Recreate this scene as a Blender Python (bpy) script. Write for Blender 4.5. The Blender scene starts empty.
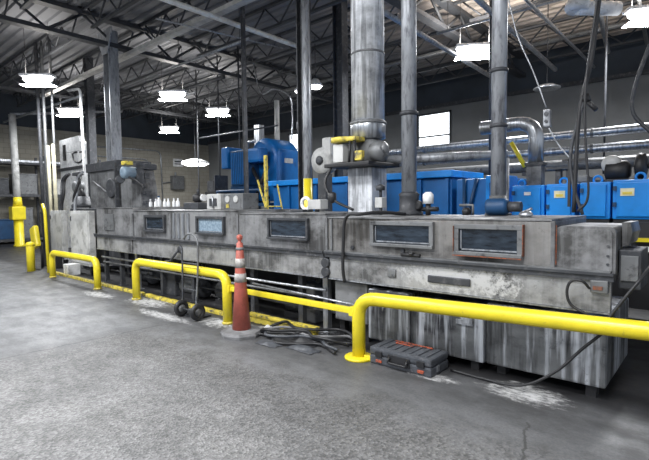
import bpy, bmesh, math, random
from mathutils import Vector, Matrix
random.seed(7)
S = bpy.context.scene
COL = S.collection
PI = math.pi

# ------------------------------------------------------------------ camera
F_PX, YAW, PITCH, ROLL = 459.65, 0.71998, 0.05627, -0.012238
cam = bpy.data.cameras.new('camera'); camo = bpy.data.objects.new('camera', cam); COL.objects.link(camo)
cam.sensor_fit = 'HORIZONTAL'; cam.sensor_width = 36.0; cam.lens = F_PX / 649 * 36.0
cam.clip_start = 0.05; cam.clip_end = 200
cy_, sy_ = math.cos(YAW), math.sin(YAW)
Fw = Vector((-sy_ * math.cos(PITCH), cy_ * math.cos(PITCH), -math.sin(PITCH)))
Rt = Vector((cy_, sy_, 0)); Up = Rt.cross(Fw)
R2 = Rt * math.cos(ROLL) + Up * math.sin(ROLL); U2 = Up * math.cos(ROLL) - Rt * math.sin(ROLL)
M = Matrix((R2, U2, -Fw)).transposed().to_4x4(); M.translation = Vector((0, 0, 1.45))
camo.matrix_world = M
S.camera = camo
S.view_settings.view_transform = 'Standard'; S.view_settings.look = 'None'
S.view_settings.gamma = 1.0; S.view_settings.exposure = 0.22

# ------------------------------------------------------------------ world
w = bpy.data.worlds.new('world'); S.world = w; w.use_nodes = True
bg = w.node_tree.nodes['Background']; bg.inputs[0].default_value = (0.80, 0.88, 1.0, 1); bg.inputs[1].default_value = 0.6


def area(name, loc, size, power, color=(1, 0.98, 0.95), rot=(0, 0, 0), sy=None, spread=None):
    l = bpy.data.lights.new(name, 'AREA'); l.energy = power; l.color = color
    l.shape = 'RECTANGLE'; l.size = size; l.size_y = sy or size
    if spread: l.spread = spread
    o = bpy.data.objects.new(name, l); o.location = loc; o.rotation_euler = rot; COL.objects.link(o)
    o.visible_camera = True
    return o


# high bay rows: seen lamps first, then unseen ones added to light the aisle
BAY = [(-13.65, 4.28), (-12.7, 7.6), (-13.75, 10.0), (-18.4, 10.8), (-17.4, 6.4), (-4.3, 10.0), (-1.15, 10.3),
       (-9.0, 1.0), (-5.0, 0.6), (-1.0, 0.4), (-5.0, -3.0), (-1.0, -3.0), (-9.5, -3.0)]

# ------------------------------------------------------------------ materials
def new_mat(name):
    m = bpy.data.materials.new(name); m.use_nodes = True
    nt = m.node_tree; return m, nt, nt.nodes['Principled BSDF']


def N(nt, t, **kw):
    n = nt.nodes.new(t)
    for k, v in kw.items():
        if k in ('operation', 'blend_type', 'data_type', 'feature', 'wave_type', 'bands_direction'): setattr(n, k, v)
        else: n.inputs[k].default_value = v
    return n


def ramp(nt, src, stops):
    r = nt.nodes.new('ShaderNodeValToRGB'); nt.links.new(src, r.inputs[0])
    e = r.color_ramp.elements
    while len(e) < len(stops): e.new(0.5)
    for q, (p, c) in zip(e, stops):
        q.position = p; q.color = (c[0], c[1], c[2], 1) if not isinstance(c, (int, float)) else (c, c, c, 1)
    return r.outputs[0]


def noise(nt, scale, stretch=(1, 1, 1), detail=6, rough=0.6, off=(0, 0, 0)):
    g = nt.nodes.new('ShaderNodeNewGeometry')
    mp = nt.nodes.new('ShaderNodeMapping'); mp.inputs['Scale'].default_value = stretch; mp.inputs['Location'].default_value = off
    nt.links.new(g.outputs['Position'], mp.inputs[0])
    n = N(nt, 'ShaderNodeTexNoise', Scale=scale, Detail=detail, Roughness=rough)
    nt.links.new(mp.outputs[0], n.inputs['Vector'])
    return n.outputs['Fac']


def mixc(nt, fac, a, b, bt='MIX'):
    m = nt.nodes.new('ShaderNodeMix'); m.data_type = 'RGBA'; m.blend_type = bt
    for i, v in ((0, fac), (6, a), (7, b)):
        if hasattr(v, 'is_linked') or hasattr(v, 'links'): nt.links.new(v, m.inputs[i])
        elif i == 0: m.inputs[0].default_value = v
        else: m.inputs[i].default_value = (*v, 1)
    return m.outputs[2]


def bump(nt, bs, h, strength=0.3, dist=0.01):
    b = N(nt, 'ShaderNodeBump', Strength=strength, Distance=dist)
    nt.links.new(h, b.inputs['Height']); nt.links.new(b.outputs[0], bs.inputs['Normal'])


def paint(name, col, rough=0.45, metal=0.0, wear=None, wamt=0.5, scale=6, stretch=(1, 1, 1), var=0.25, bmp=0.0, wscale=None, emit=None):
    """plain coloured surface with slow variation and worn / dirty spots"""
    m, nt, bs = new_mat(name)
    n1 = noise(nt, scale, stretch)
    c = ramp(nt, n1, [(0.3, tuple(v * (1 - var) for v in col)), (0.7, tuple(min(1, v * (1 + var)) for v in col))])
    if wear:
        n2 = noise(nt, wscale or scale * 2.3, stretch, off=(3, 1, 2))
        f = ramp(nt, n2, [(1 - wamt - 0.05, 0.0), (1 - wamt + 0.1, 1.0)])
        c = mixc(nt, f, c, wear)
    nt.links.new(c, bs.inputs['Base Color'])
    bs.inputs['Roughness'].default_value = rough; bs.inputs['Metallic'].default_value = metal
    if bmp: bump(nt, bs, n1, bmp)
    if emit: bs.inputs['Emission Color'].default_value = (*emit[0], 1); bs.inputs['Emission Strength'].default_value = emit[1]
    return m


YEL = paint('yellow_paint', (0.76, 0.62, 0.025), 0.32, wear=(0.45, 0.36, 0.05), wamt=0.33, scale=5, var=0.12, wscale=30)
YELD = paint('dirty_yellow', (0.62, 0.50, 0.07), 0.5, wear=(0.12, 0.11, 0.08), wamt=0.45, scale=8, wscale=14)
BLUE = paint('blue_paint', (0.004, 0.13, 0.40), 0.4, wear=(0.008, 0.08, 0.24), wamt=0.35, scale=2)
BLUEB = paint('bright_blue_paint', (0.006, 0.27, 0.80), 0.4, wear=(0.01, 0.19, 0.6), wamt=0.35, scale=2)
DBLUE = paint('dark_blue_paint', (0.008, 0.05, 0.13), 0.5)
RUST = paint('rusty_steel', (0.13, 0.065, 0.045), 0.8, wear=(0.30, 0.08, 0.035), wamt=0.5, scale=20)
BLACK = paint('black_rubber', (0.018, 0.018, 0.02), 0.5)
DARK = paint('dark_steel', (0.055, 0.058, 0.065), 0.55, 0.3, wear=(0.12, 0.12, 0.125), wamt=0.42, scale=5)
MIDG = paint('grey_steel', (0.17, 0.175, 0.18), 0.5, 0.35, wear=(0.05, 0.05, 0.052), wamt=0.4, scale=5)
GALV = paint('galvanised_steel', (0.50, 0.52, 0.55), 0.32, 0.75, wear=(0.28, 0.29, 0.31), wamt=0.5, scale=3, stretch=(4, 4, 0.5))
PIPEG = paint('grey_pipe_metal', (0.36, 0.375, 0.40), 0.4, 0.35, wear=(0.17, 0.175, 0.19), wamt=0.45, scale=3, stretch=(3, 3, .8))
WHITE = paint('white_enamel', (0.84, 0.85, 0.86), 0.5, wear=(0.5, 0.5, 0.48), wamt=0.4)
CABG = paint('light_grey_cabinet', (0.50, 0.50, 0.49), 0.5, wear=(0.30, 0.30, 0.29), wamt=0.45, scale=2)
ORNG = paint('orange_plastic', (0.44, 0.11, 0.08), 0.5, wear=(0.33, 0.09, 0.06), wamt=0.4, scale=9)
ORNB = paint('scuffed_orange_plastic', (0.50, 0.09, 0.03), 0.5, wear=(.08, .06, .06), wamt=.5, scale=40)
REFL = paint('scuffed_reflective_tape', (0.40, 0.38, 0.36), 0.4, wear=(0.25, 0.22, 0.2), wamt=0.4, scale=20)
BASE = paint('dusty_grey_rubber', (0.19, 0.19, 0.195), 0.8, var=.4)
CASE = paint('charcoal_plastic', (0.06, 0.065, 0.075), 0.45, wear=(.11, .11, .12), wamt=.4, scale=15)
JOIST = paint('joist_paint', (0.045, 0.048, 0.055), 0.6, wear=(0.10, 0.095, 0.085), wamt=0.35)
LBEAM = paint('light_beam_paint', (0.45, 0.44, 0.42), 0.6)
PAPER = paint('label_paper', (0.75, 0.72, 0.5), 0.6)
LYEL = paint('label_yellow', (0.75, 0.6, 0.1), 0.6)


def glow(name, col, s):
    m, nt, bs = new_mat(name)
    bs.inputs['Emission Color'].default_value = (*col, 1); bs.inputs['Emission Strength'].default_value = s
    return m


LAMP = glow('lamp_glow', (0.97, 0.98, 1.0), 9.0)
SKYW = glow('daylight_window', (0.90, 0.96, 1.0), 2.6)


def steel_mat(name, base, dark, streak, scale=2.2, amount=0.5, rust=0.0, metal=0.45, rough=0.42, seed=0, crust=None, ss=1.0):
    """dirty stainless: cloudy grey, vertical run marks, black grime, faint rust"""
    m, nt, bs = new_mat(name)
    a = noise(nt, scale, (1, 1, 1.3), 8, 0.65, (seed, 0, 0))
    c = ramp(nt, a, [(0.40, dark), (0.50, base), (0.62, tuple(min(1, v * 1.45) for v in base))])
    s = noise(nt, 4.0 * ss, (6, 6, 0.35), 5, 0.6, (seed, 5, 0))
    fs = ramp(nt, s, [(0.50, 0.0), (0.60, amount)])
    c = mixc(nt, fs, c, streak)
    s2 = noise(nt, 3.0 * ss, (5, 5, 0.4), 5, 0.6, (seed + 9, 2, 0))
    fd = ramp(nt, s2, [(0.51, 0.0), (0.62, amount)])
    c = mixc(nt, fd, c, tuple(v * 0.35 for v in dark))
    b = noise(nt, 14, (1, 1, 1), 4, 0.7, (seed, 1, 7))
    fb = ramp(nt, b, [(0.60, 0.0), (0.72, 0.6)])
    c = mixc(nt, fb, c, dark)
    if rust:
        r = noise(nt, 5, (1, 1, 1), 6, 0.7, (seed, 11, 3))
        fr = ramp(nt, r, [(0.6, 0.0), (0.75, rust)])
        c = mixc(nt, fr, c, (0.22, 0.08, 0.04))
    if crust:
        g = nt.nodes.new('ShaderNodeNewGeometry'); vs = nt.nodes.new('ShaderNodeVectorMath'); vs.operation = 'SUBTRACT'
        nt.links.new(g.outputs['Position'], vs.inputs[0]); vs.inputs[1].default_value = crust[0]
        vd = nt.nodes.new('ShaderNodeVectorMath'); vd.operation = 'DIVIDE'; nt.links.new(vs.outputs[0], vd.inputs[0]); vd.inputs[1].default_value = crust[1]
        ln = nt.nodes.new('ShaderNodeVectorMath'); ln.operation = 'LENGTH'; nt.links.new(vd.outputs[0], ln.inputs[0])
        cn = noise(nt, 16, (1, 1, 1), 6, 0.75, (2, 2, 2))
        mm = nt.nodes.new('ShaderNodeMath'); mm.operation = 'SUBTRACT'; nt.links.new(cn, mm.inputs[0])
        ml = nt.nodes.new('ShaderNodeMath'); ml.operation = 'MULTIPLY'; nt.links.new(ln.outputs['Value'], ml.inputs[0]); ml.inputs[1].default_value = 0.30
        nt.links.new(ml.outputs[0], mm.inputs[1])
        c = mixc(nt, ramp(nt, mm.outputs[0], [(0.20, 0.0), (0.34, 0.85)]), c, (0.66, 0.66, 0.66))
    nt.links.new(c, bs.inputs['Base Color'])
    bs.inputs['Metallic'].default_value = metal
    rr = ramp(nt, a, [(0.3, rough + 0.2), (0.7, rough - 0.08)]); nt.links.new(rr, bs.inputs['Roughness'])
    bump(nt, bs, a, 0.25, 0.02)
    return m


OVEN = steel_mat('dirty_stainless', (0.225, 0.225, 0.228), (0.07, 0.069, 0.068), (0.42, 0.43, 0.44), 1.7, amount=0.16)
OVEN2 = steel_mat('dirty_stainless_rusty', (0.195, 0.188, 0.18), (0.06, 0.056, 0.052), (0.40, 0.40, 0.40), 1.7, amount=0.15, rust=0.2, seed=4)
SKIRT = steel_mat('grimy_skirt_steel', (0.30, 0.30, 0.30), (0.10, 0.10, 0.10), (0.50, 0.51, 0.52), 2.0, 0.18, 0.05, seed=8, crust=((-1.75, 3.72, .80), (.55, .5, .16)))
TANK = steel_mat('streaked_tank_steel', (0.13, 0.135, 0.14), (0.035, 0.035, 0.04), (0.62, 0.65, 0.70), 1.6, 0.8, 0.05, seed=13, ss=0.42)
HOODM = steel_mat('dull_hood_steel', (0.165, 0.168, 0.172), (0.07, 0.07, 0.072), (0.26, 0.26, 0.27), 2.0, 0.3, seed=21, metal=.2)
CHIM = steel_mat('bright_duct_steel', (0.56, 0.575, 0.60), (0.32, 0.33, 0.35), (0.85, 0.87, 0.90), 2.0, 0.6, 0.05, metal=0.3, rough=0.35, seed=31)

# window glass of the oven: dark glass that reflects
GLASS, nt, bs = new_mat('dark_oven_glass')
g = noise(nt, 7, (1, 1, 4), 4)
nt.links.new(ramp(nt, g, [(0.35, (0.006, 0.009, 0.014)), (0.7, (0.035, 0.05, 0.07))]), bs.inputs['Base Color'])
bs.inputs['Roughness'].default_value = 0.15
GLASSL, nt, bs = new_mat('pale_oven_glass')
g = noise(nt, 30, (1, 1, 1), 3)
nt.links.new(ramp(nt, g, [(0.35, (0.14, 0.2, 0.26)), (0.7, (0.30, 0.38, 0.45))]), bs.inputs['Base Color'])
bs.inputs['Roughness'].default_value = 0.2

# floor ------------------------------------------------------------
FLOOR, nt, bs = new_mat('factory_concrete')
geo = nt.nodes.new('ShaderNodeNewGeometry'); sep = nt.nodes.new('ShaderNodeSeparateXYZ'); nt.links.new(geo.outputs['Position'], sep.inputs[0])


def math_(op, a, b=None, clamp=False):
    n = nt.nodes.new('ShaderNodeMath'); n.operation = op; n.use_clamp = clamp
    for i, v in enumerate((a, b)):
        if v is None: continue
        if isinstance(v, (int, float)): n.inputs[i].default_value = v
        else: nt.links.new(v, n.inputs[i])
    return n.outputs[0]


def sstep(v, a, b):
    n = nt.nodes.new('ShaderNodeMapRange'); n.interpolation_type = 'SMOOTHSTEP'
    nt.links.new(v, n.inputs[0]); n.inputs[1].default_value = a; n.inputs[2].default_value = b
    return n.outputs[0]


big = noise(nt, 0.5, detail=7, rough=0.6)
mid = noise(nt, 2.4, (1, 1.6, 1), detail=8, rough=0.7)
fine = noise(nt, 55, detail=3, rough=0.7)
vo = N(nt, 'ShaderNodeTexVoronoi', Scale=62.0); nt.links.new(geo.outputs['Position'], vo.inputs['Vector'])
c = ramp(nt, big, [(0.38, (0.13, 0.132, 0.138)), (0.5, (0.165, 0.168, 0.176)), (0.62, (0.190, 0.193, 0.20))])
cm = ramp(nt, mid, [(0.40, 0.82), (0.60, 1.12)])
c = mixc(nt, 1.0, c, cm, 'MULTIPLY')
cf = ramp(nt, fine, [(0.3, 0.75), (0.7, 1.25)])
# exposed aggregate area: right of the old joint, in front of the machine
wob = math_('MULTIPLY', math_('SUBTRACT', mid, 0.5), 1.6)
zoneX = sstep(math_('ADD', sep.outputs[0], wob), -5.5, -4.9)
zoneY = math_('SUBTRACT', 1.0, sstep(math_('ADD', sep.outputs[1], wob), 2.35, 3.0))
agg = math_('MULTIPLY', zoneX, zoneY)
vc = ramp(nt, vo.outputs['Color'], [(0.15, 0.58), (0.5, 0.98), (0.9, 1.5)])
aggc = mixc(nt, 1.0, c, vc, 'MULTIPLY')
aggc = mixc(nt, 1.0, aggc, (0.84, 0.82, 0.79), 'MULTIPLY')
c = mixc(nt, 1.0, c, cf, 'MULTIPLY')
c = mixc(nt, agg, c, aggc)
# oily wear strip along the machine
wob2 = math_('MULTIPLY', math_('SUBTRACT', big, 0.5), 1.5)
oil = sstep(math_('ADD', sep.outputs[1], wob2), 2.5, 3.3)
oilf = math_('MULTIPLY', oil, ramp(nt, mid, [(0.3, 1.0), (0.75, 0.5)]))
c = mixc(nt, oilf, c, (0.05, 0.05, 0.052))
c = mixc(nt, sstep(math_('ADD', sep.outputs[1], math_('MULTIPLY', wob2, 0.3)), 3.45, 3.75), c, (0.022, 0.022, 0.024))  # shade under the machine painted into the floor as near-black


def ell(cx, cy, rx, ry):
    dx = math_('DIVIDE', math_('SUBTRACT', sep.outputs[0], cx), rx); dy = math_('DIVIDE', math_('SUBTRACT', sep.outputs[1], cy), ry)
    d = math_('ADD', math_('MULTIPLY', dx, dx), math_('MULTIPLY', dy, dy))
    return math_('SUBTRACT', 1.0, d, True)


pm = None
for e_ in ((-6.55, 3.42, 0.75, 0.3), (-4.7, 3.36, 0.42, 0.26), (-5.6, 3.1, 0.9, 0.16), (-7.8, 3.2, 0.7, 0.2), (-1.12, 3.55, 0.42, 0.26), (-1.85, 3.42, 0.35, 0.12), (-4.0, 3.45, .5, .2)):
    q = ell(*e_); pm = q if pm is None else math_('MAXIMUM', pm, q)
pn = noise(nt, 9.0, (1, 2.0, 1), 8, 0.8)
pf = sstep(math_('ADD', math_('MULTIPLY', pm, 0.28), pn), 0.60, 0.86)
pf = math_('MULTIPLY', pf, sstep(pm, 0.0, 0.35))
c = mixc(nt, pf, c, (0.55, 0.55, 0.55))
# joints and cracks


def crack(ax, ay, bx, by, wd):
    L = math.hypot(bx - ax, by - ay); ux, uy = (bx - ax) / L, (by - ay) / L
    px = math_('SUBTRACT', sep.outputs[0], ax); py = math_('SUBTRACT', sep.outputs[1], ay)
    t = math_('ADD', math_('MULTIPLY', px, ux), math_('MULTIPLY', py, uy))
    d = math_('ABSOLUTE', math_('ADD', math_('SUBTRACT', math_('MULTIPLY', py, ux), math_('MULTIPLY', px, uy)), math_('MULTIPLY', math_('SUBTRACT', mid, 0.5), 0.16)))
    ok = math_('MULTIPLY', math_('GREATER_THAN', t, 0), math_('LESS_THAN', t, L))
    return math_('MULTIPLY', math_('LESS_THAN', d, wd), ok)


ck = crack(-5.3, -1, -5.15, 3.0, 0.012)
for a_ in ((-0.95, 3.09, -0.75, 2.3, 0.008), (-3.6, 3.15, -2.9, 3.3, 0.012)):
    ck = math_('MAXIMUM', ck, crack(*a_))
c = mixc(nt, math_('MULTIPLY', ck, 0.75), c, (0.05, 0.05, 0.05))
nt.links.new(c, bs.inputs['Base Color'])
ro = math_('SUBTRACT', 0.62, math_('MULTIPLY', ramp(nt, mid, [(0.4, 0.0), (0.7, 1.0)]), 0.20))
nt.links.new(ro, bs.inputs['Roughness'])
hb = math_('ADD', math_('MULTIPLY', math_('MULTIPLY', vo.outputs['Distance'], agg), 0.8), math_('MULTIPLY', mid, 0.3))
bump(nt, bs, hb, 0.5, 0.01)

# walls
BLOCK, nt, bs = new_mat('painted_block_wall')
br = nt.nodes.new('ShaderNodeTexBrick'); br.inputs['Scale'].default_value = 1.0
br.inputs['Brick Width'].default_value = 0.4; br.inputs['Row Height'].default_value = 0.2; br.inputs['Mortar Size'].default_value = 0.008
br.inputs['Color1'].default_value = (0.38, 0.355, 0.30, 1); br.inputs['Color2'].default_value = (0.34, 0.32, 0.27, 1); br.inputs['Mortar'].default_value = (0.24, 0.225, 0.19, 1)
geo = nt.nodes.new('ShaderNodeNewGeometry'); sp2 = nt.nodes.new('ShaderNodeSeparateXYZ'); cb = nt.nodes.new('ShaderNodeCombineXYZ')
nt.links.new(geo.outputs['Position'], sp2.inputs[0])
ad = nt.nodes.new('ShaderNodeMath'); ad.operation = 'ADD'; nt.links.new(sp2.outputs[0], ad.inputs[0]); nt.links.new(sp2.outputs[1], ad.inputs[1])
nt.links.new(ad.outputs[0], cb.inputs[0]); nt.links.new(sp2.outputs[2], cb.inputs[1]); nt.links.new(cb.outputs[0], br.inputs['Vector'])
n_ = noise(nt, 0.8)
nt.links.new(mixc(nt, 1.0, br.outputs[0], ramp(nt, n_, [(0.3, 0.75), (0.7, 1.1)]), 'MULTIPLY'), bs.inputs['Base Color'])
bs.inputs['Roughness'].default_value = 0.8
GREYW = paint('grey_wall_paint', (0.20, 0.205, 0.205), 0.8, scale=0.7, var=0.15)
DARKW = paint('dark_blue_grey_siding', (0.035, 0.045, 0.06), 0.7, scale=1)
DECK, nt, bs = new_mat('steel_roof_deck')
n_ = noise(nt, 0.28, detail=3)
sepd = nt.nodes.new('ShaderNodeSeparateXYZ'); gd = nt.nodes.new('ShaderNodeNewGeometry'); nt.links.new(gd.outputs['Position'], sepd.inputs[0])
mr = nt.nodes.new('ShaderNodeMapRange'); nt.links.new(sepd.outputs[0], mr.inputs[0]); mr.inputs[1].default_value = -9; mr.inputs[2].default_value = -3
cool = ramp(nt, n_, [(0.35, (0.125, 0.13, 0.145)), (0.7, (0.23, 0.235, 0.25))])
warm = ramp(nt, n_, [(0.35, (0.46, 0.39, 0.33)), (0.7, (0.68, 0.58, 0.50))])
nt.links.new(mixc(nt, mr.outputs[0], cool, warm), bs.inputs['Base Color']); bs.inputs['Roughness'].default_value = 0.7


# ------------------------------------------------------------------ geometry helpers
SPLIT = {'leg', 'foot', 'tank_foot', 'hanger', 'foot_plate', 'upright', 'hinge', 'shelf', 'slot', 'strut', 'brace', 'button', 'cross_bar', 'rail', 'flange',
         'cord', 'rust_edge', 'joint_band', 'stem', 'gear', 'fitting', 'support', 'clamp_plate', 'print_line', 'handle_rod'}


class MB:
    def __init__(s): s.bm = bmesh.new(); s.sm = set()

    def box(s, x0, x1, y0, y1, z0, z1, bev=0.0, rot=None):
        bm = bmesh.new(); bmesh.ops.create_cube(bm, size=1)
        for v in bm.verts: v.co = Vector((v.co.x * abs(x1 - x0), v.co.y * abs(y1 - y0), v.co.z * abs(z1 - z0)))
        if bev: bmesh.ops.bevel(bm, geom=bm.edges[:], offset=bev, segments=2, affect='EDGES', profile=0.6)
        c_ = Vector(((x0 + x1) / 2, (y0 + y1) / 2, (z0 + z1) / 2))
        for v in bm.verts: v.co = (rot @ v.co if rot else v.co) + c_
        s._add(bm); return s

    def _add(s, bm, smooth=False):
        mp = {}
        for v in bm.verts: mp[v] = s.bm.verts.new(v.co)
        for f in bm.faces:
            try: nf = s.bm.faces.new([mp[v] for v in f.verts]); nf.smooth = smooth or f.smooth
            except ValueError: pass
        bm.free()

    def tube(s, pts, r, n=12, fil=0.0, caps=True, r2=None, closed=False):
        P = [Vector(p) for p in pts]
        if fil: P = fillet(P, fil)
        m = len(P); rings = []
        ref = None
        for i, p in enumerate(P):
            if closed: t = (P[(i + 1) % m] - P[i - 1]).normalized()
            elif i == 0: t = (P[1] - p).normalized()
            elif i == m - 1: t = (p - P[i - 1]).normalized()
            else: t = ((P[i + 1] - p).normalized() + (p - P[i - 1]).normalized()).normalized()
            if ref is None:
                ref = Vector((0, 0, 1)) if abs(t.z) < 0.9 else Vector((1, 0, 0))
            a = (ref - t * ref.dot(t)).normalized(); b = t.cross(a); ref = a
            rr = r if r2 is None else r + (r2 - r) * i / (m - 1)
            rings.append([s.bm.verts.new(p + a * rr * math.cos(2 * PI * k / n) + b * rr * math.sin(2 * PI * k / n)) for k in range(n)])
        rng = range(m if closed else m - 1)
        for i in rng:
            A, B = rings[i], rings[(i + 1) % m]
            for k in range(n):
                f = s.bm.faces.new((A[k], A[(k + 1) % n], B[(k + 1) % n], B[k])); f.smooth = n > 5
        if caps and not closed:
            s.bm.faces.new(rings[0][::-1]); s.bm.faces.new(rings[-1])
        return s

    def lathe(s, prof, c_, n=24, axis='Z'):
        """prof: list of (radius, height); closed at both ends"""
        rings = []
        for r, h in prof:
            ring = []
            for k in range(n):
                a = 2 * PI * k / n; u, v = r * math.cos(a), r * math.sin(a)
                q = {'Z': (u, v, h), 'Y': (u, h, v), 'X': (h, u, v)}[axis]
                ring.append(s.bm.verts.new(Vector(c_) + Vector(q)))
            rings.append(ring)
        for A, B in zip(rings, rings[1:]):
            for k in range(n):
                f = s.bm.faces.new((A[k], A[(k + 1) % n], B[(k + 1) % n], B[k])); f.smooth = n > 10
        s.bm.faces.new(rings[0][::-1]); s.bm.faces.new(rings[-1]); return s

    def prism(s, poly, a0, a1, plane='XZ'):
        def q(u, v, w_): return {'XZ': (u, w_, v), 'YZ': (w_, u, v), 'XY': (u, v, w_)}[plane]
        A = [s.bm.verts.new(q(u, v, a0)) for u, v in poly]; B = [s.bm.verts.new(q(u, v, a1)) for u, v in poly]
        n = len(A); s.bm.faces.new(A); s.bm.faces.new(B[::-1])
        for k in range(n): s.bm.faces.new((A[k], B[k], B[(k + 1) % n], A[(k + 1) % n]))
        return s

    def build(s, name, m, parent=None, smooth_angle=True):
        bmesh.ops.recalc_face_normals(s.bm, faces=s.bm.faces[:])
        if parent is not None and name in SPLIT:
            seen = {}; s.bm.verts.index_update(); groups = []
            for v in s.bm.verts:
                if v.index in seen: continue
                g = []; st = [v]; seen[v.index] = 1
                while st:
                    q = st.pop(); g.append(q)
                    for e in q.link_edges:
                        o = e.other_vert(q)
                        if o.index not in seen: seen[o.index] = 1; st.append(o)
                groups.append(g)
            if len(groups) > 1:
                for g in groups:
                    m2 = MB(); mp = {v: m2.bm.verts.new(v.co) for v in g}
                    for f in {f for v in g for f in v.link_faces}:
                        nf = m2.bm.faces.new([mp[v] for v in f.verts]); nf.smooth = f.smooth
                    last = m2.build(name, m, parent)
                s.bm.free(); return last
        off = Vector((0, 0, 0)); p = parent
        while p: off += p.location; p = p.parent
        me = bpy.data.meshes.new(name)
        if parent is None:
            lo = [min(v.co[i] for v in s.bm.verts) for i in range(3)]; hi = [max(v.co[i] for v in s.bm.verts) for i in range(3)]
            off = Vector(((lo[0] + hi[0]) / 2, (lo[1] + hi[1]) / 2, lo[2]))
        for v in s.bm.verts: v.co -= off
        s.bm.to_mesh(me); s.bm.free(); me.materials.append(m)
        o = bpy.data.objects.new(name, me); COL.objects.link(o)
        if parent is None: o.location = off
        else: o.parent = parent
        return o


def fillet(P, r, n=7):
    out = [P[0]]
    for i in range(1, len(P) - 1):
        a, b, c_ = P[i - 1], P[i], P[i + 1]
        d1, d2 = (a - b), (c_ - b); l = min(r, d1.length * 0.49, d2.length * 0.49)
        p, q = b + d1.normalized() * l, b + d2.normalized() * l
        for k in range(n + 1):
            t = k / n; out.append(p * (1 - t) ** 2 + b * 2 * t * (1 - t) + q * t * t)
    out.append(P[-1]); return out


def spline(P, n=8):
    P = [Vector(p) for p in P]; Q = [P[0] * 2 - P[1]] + P + [P[-1] * 2 - P[-2]]; out = []
    for i in range(1, len(Q) - 2):
        for k in range(n):
            t = k / n; a, b, c_, d = Q[i - 1:i + 3]
            out.append(0.5 * ((2 * b) + (c_ - a) * t + (2 * a - 5 * b + 4 * c_ - d) * t * t + (3 * b - a - 3 * c_ + d) * t ** 3))
    out.append(P[-1]); return out


def tag(o, label, cat, group=None):
    o['label'] = label; o['category'] = cat
    if group: o['group'] = group
    return o


def thing(name, label, cat, loc=(0, 0, 0), group=None):
    o = bpy.data.objects.new(name, None); COL.objects.link(o); o.location = loc; o.empty_display_size = 0.1
    return tag(o, label, cat, group)


def copy_tree(o, parent=None):
    c_ = o.copy(); COL.objects.link(c_)
    if parent: c_.parent = parent
    for ch in [x for x in o.children]: copy_tree(ch, c_)
    return c_


def struct(o): o['kind'] = 'structure'; return o
def B(*a, **k): return MB().box(*a, **k)
def T(*a, **k): return MB().tube(*a, **k)


# ------------------------------------------------------------------ the room
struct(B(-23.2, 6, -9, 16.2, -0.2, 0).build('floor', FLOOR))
DZ = 6.25
poly = []
y = -9.0; k = 0
mb = MB()
prof = []
while y < 16.1:
    prof += [(y, DZ), (y + 0.14, DZ), (y + 0.17, DZ + 0.05), (y + 0.27, DZ + 0.05)]; y += 0.30
for (ya, za), (yb, zb) in zip(prof, prof[1:]):
    v = [mb.bm.verts.new(p) for p in ((-23.2, ya, za), (6, ya, za), (6, yb, zb), (-23.2, yb, zb))]
    mb.bm.faces.new(v)
mb.box(-23.2, 6, -9, 16.2, DZ + 0.055, DZ + 0.2)
struct(mb.build('ceiling', DECK))


def wall_with_holes(name, axis, pos, th, a0, a1, z0, z1, holes, m):
    mb = MB(); xs = sorted({a0, a1} | {h for q in holes for h in q[:2]}); 
    for xa, xb in zip(xs, xs[1:]):
        hs = sorted([(q[2], q[3]) for q in holes if q[0] <= xa + 1e-6 and q[1] >= xb - 1e-6]); z = z0
        for (ha, hb) in hs + [(z1, z1)]:
            if ha > z + 1e-6:
                if axis == 'Y': mb.box(xa, xb, pos, pos + th, z, ha)
                else: mb.box(pos - th, pos, xa, xb, z, ha)
            z = hb
    return struct(mb.build(name, m))


WIN_B = [(-9.15, -7.75, 3.45, 4.85), (-16.3, -14.9, 3.6, 4.9)]
wall_with_holes('wall_back', 'Y', 16.0, 0.2, -23.2, 6, 0, 5.05, WIN_B, GREYW)
wall_with_holes('wall_left', 'X', -23.0, 0.2, -9, 16.0, 0, 4.95, [], BLOCK)
struct(B(-23.0, 6, 15.93, 16.2, 5.05, DZ).build('trim_1', DARKW))
struct(B(-23.2, -22.93, -9, 15.93, 4.95, DZ).build('trim_2', DARKW))
struct(B(-23.0, 6, 15.86, 15.93, 5.0, 5.12).build('trim_3', DARK))
for i, (x0, x1, z0, z1) in enumerate(WIN_B):
    wd = struct(MB().box(x0, x1, 15.95, 16.05, z0, z0 + .06).box(x0, x1, 15.95, 16.05, z1 - .06, z1).box(x0, x0 + .06, 15.95, 16.05, z0, z1)
                .box(x1 - .06, x1, 15.95, 16.05, z0, z1).box(x0, x1, 15.96, 16.04, z0 + .50, z0 + .55).build('window_%d' % (i + 1), DARK))
    B(x0 + .05, x1 - .05, 16.04, 16.07, z0 + .05, z1 - .05).build('pane', SKYW, wd)

# roof girders (run away from the machine) ----------------------------------
GX = [-18.85, -12.0, -5.2, 1.65]
GLAB = ['roof truss girder nearest the left wall', 'roof truss girder over the left end of the machine', 'roof truss girder above the yellow wrapped column', 'roof truss girder at the right end of the ceiling']
for x, lab in zip(GX, GLAB):
    t = thing('roof_girder', 'dark steel ' + lab, 'girder', (x, 3, 5.55))
    MB().box(x - .12, x + .12, -4, 15.9, 6.14, 6.245).build('top_chord', JOIST, t)
    MB().box(x - .11, x + .11, -4, 15.9, 5.52, 5.62).build('bottom_chord', JOIST, t)
    mb = MB(); yy = -4.0; up = True
    while yy < 15.0:
        a, b = (5.6, 6.16) if up else (6.16, 5.6)
        mb.tube([(x, yy, a), (x, yy + 0.8, b)], .035, 6); yy += 0.8; up = not up
    mb.build('web', JOIST, t)


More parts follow.
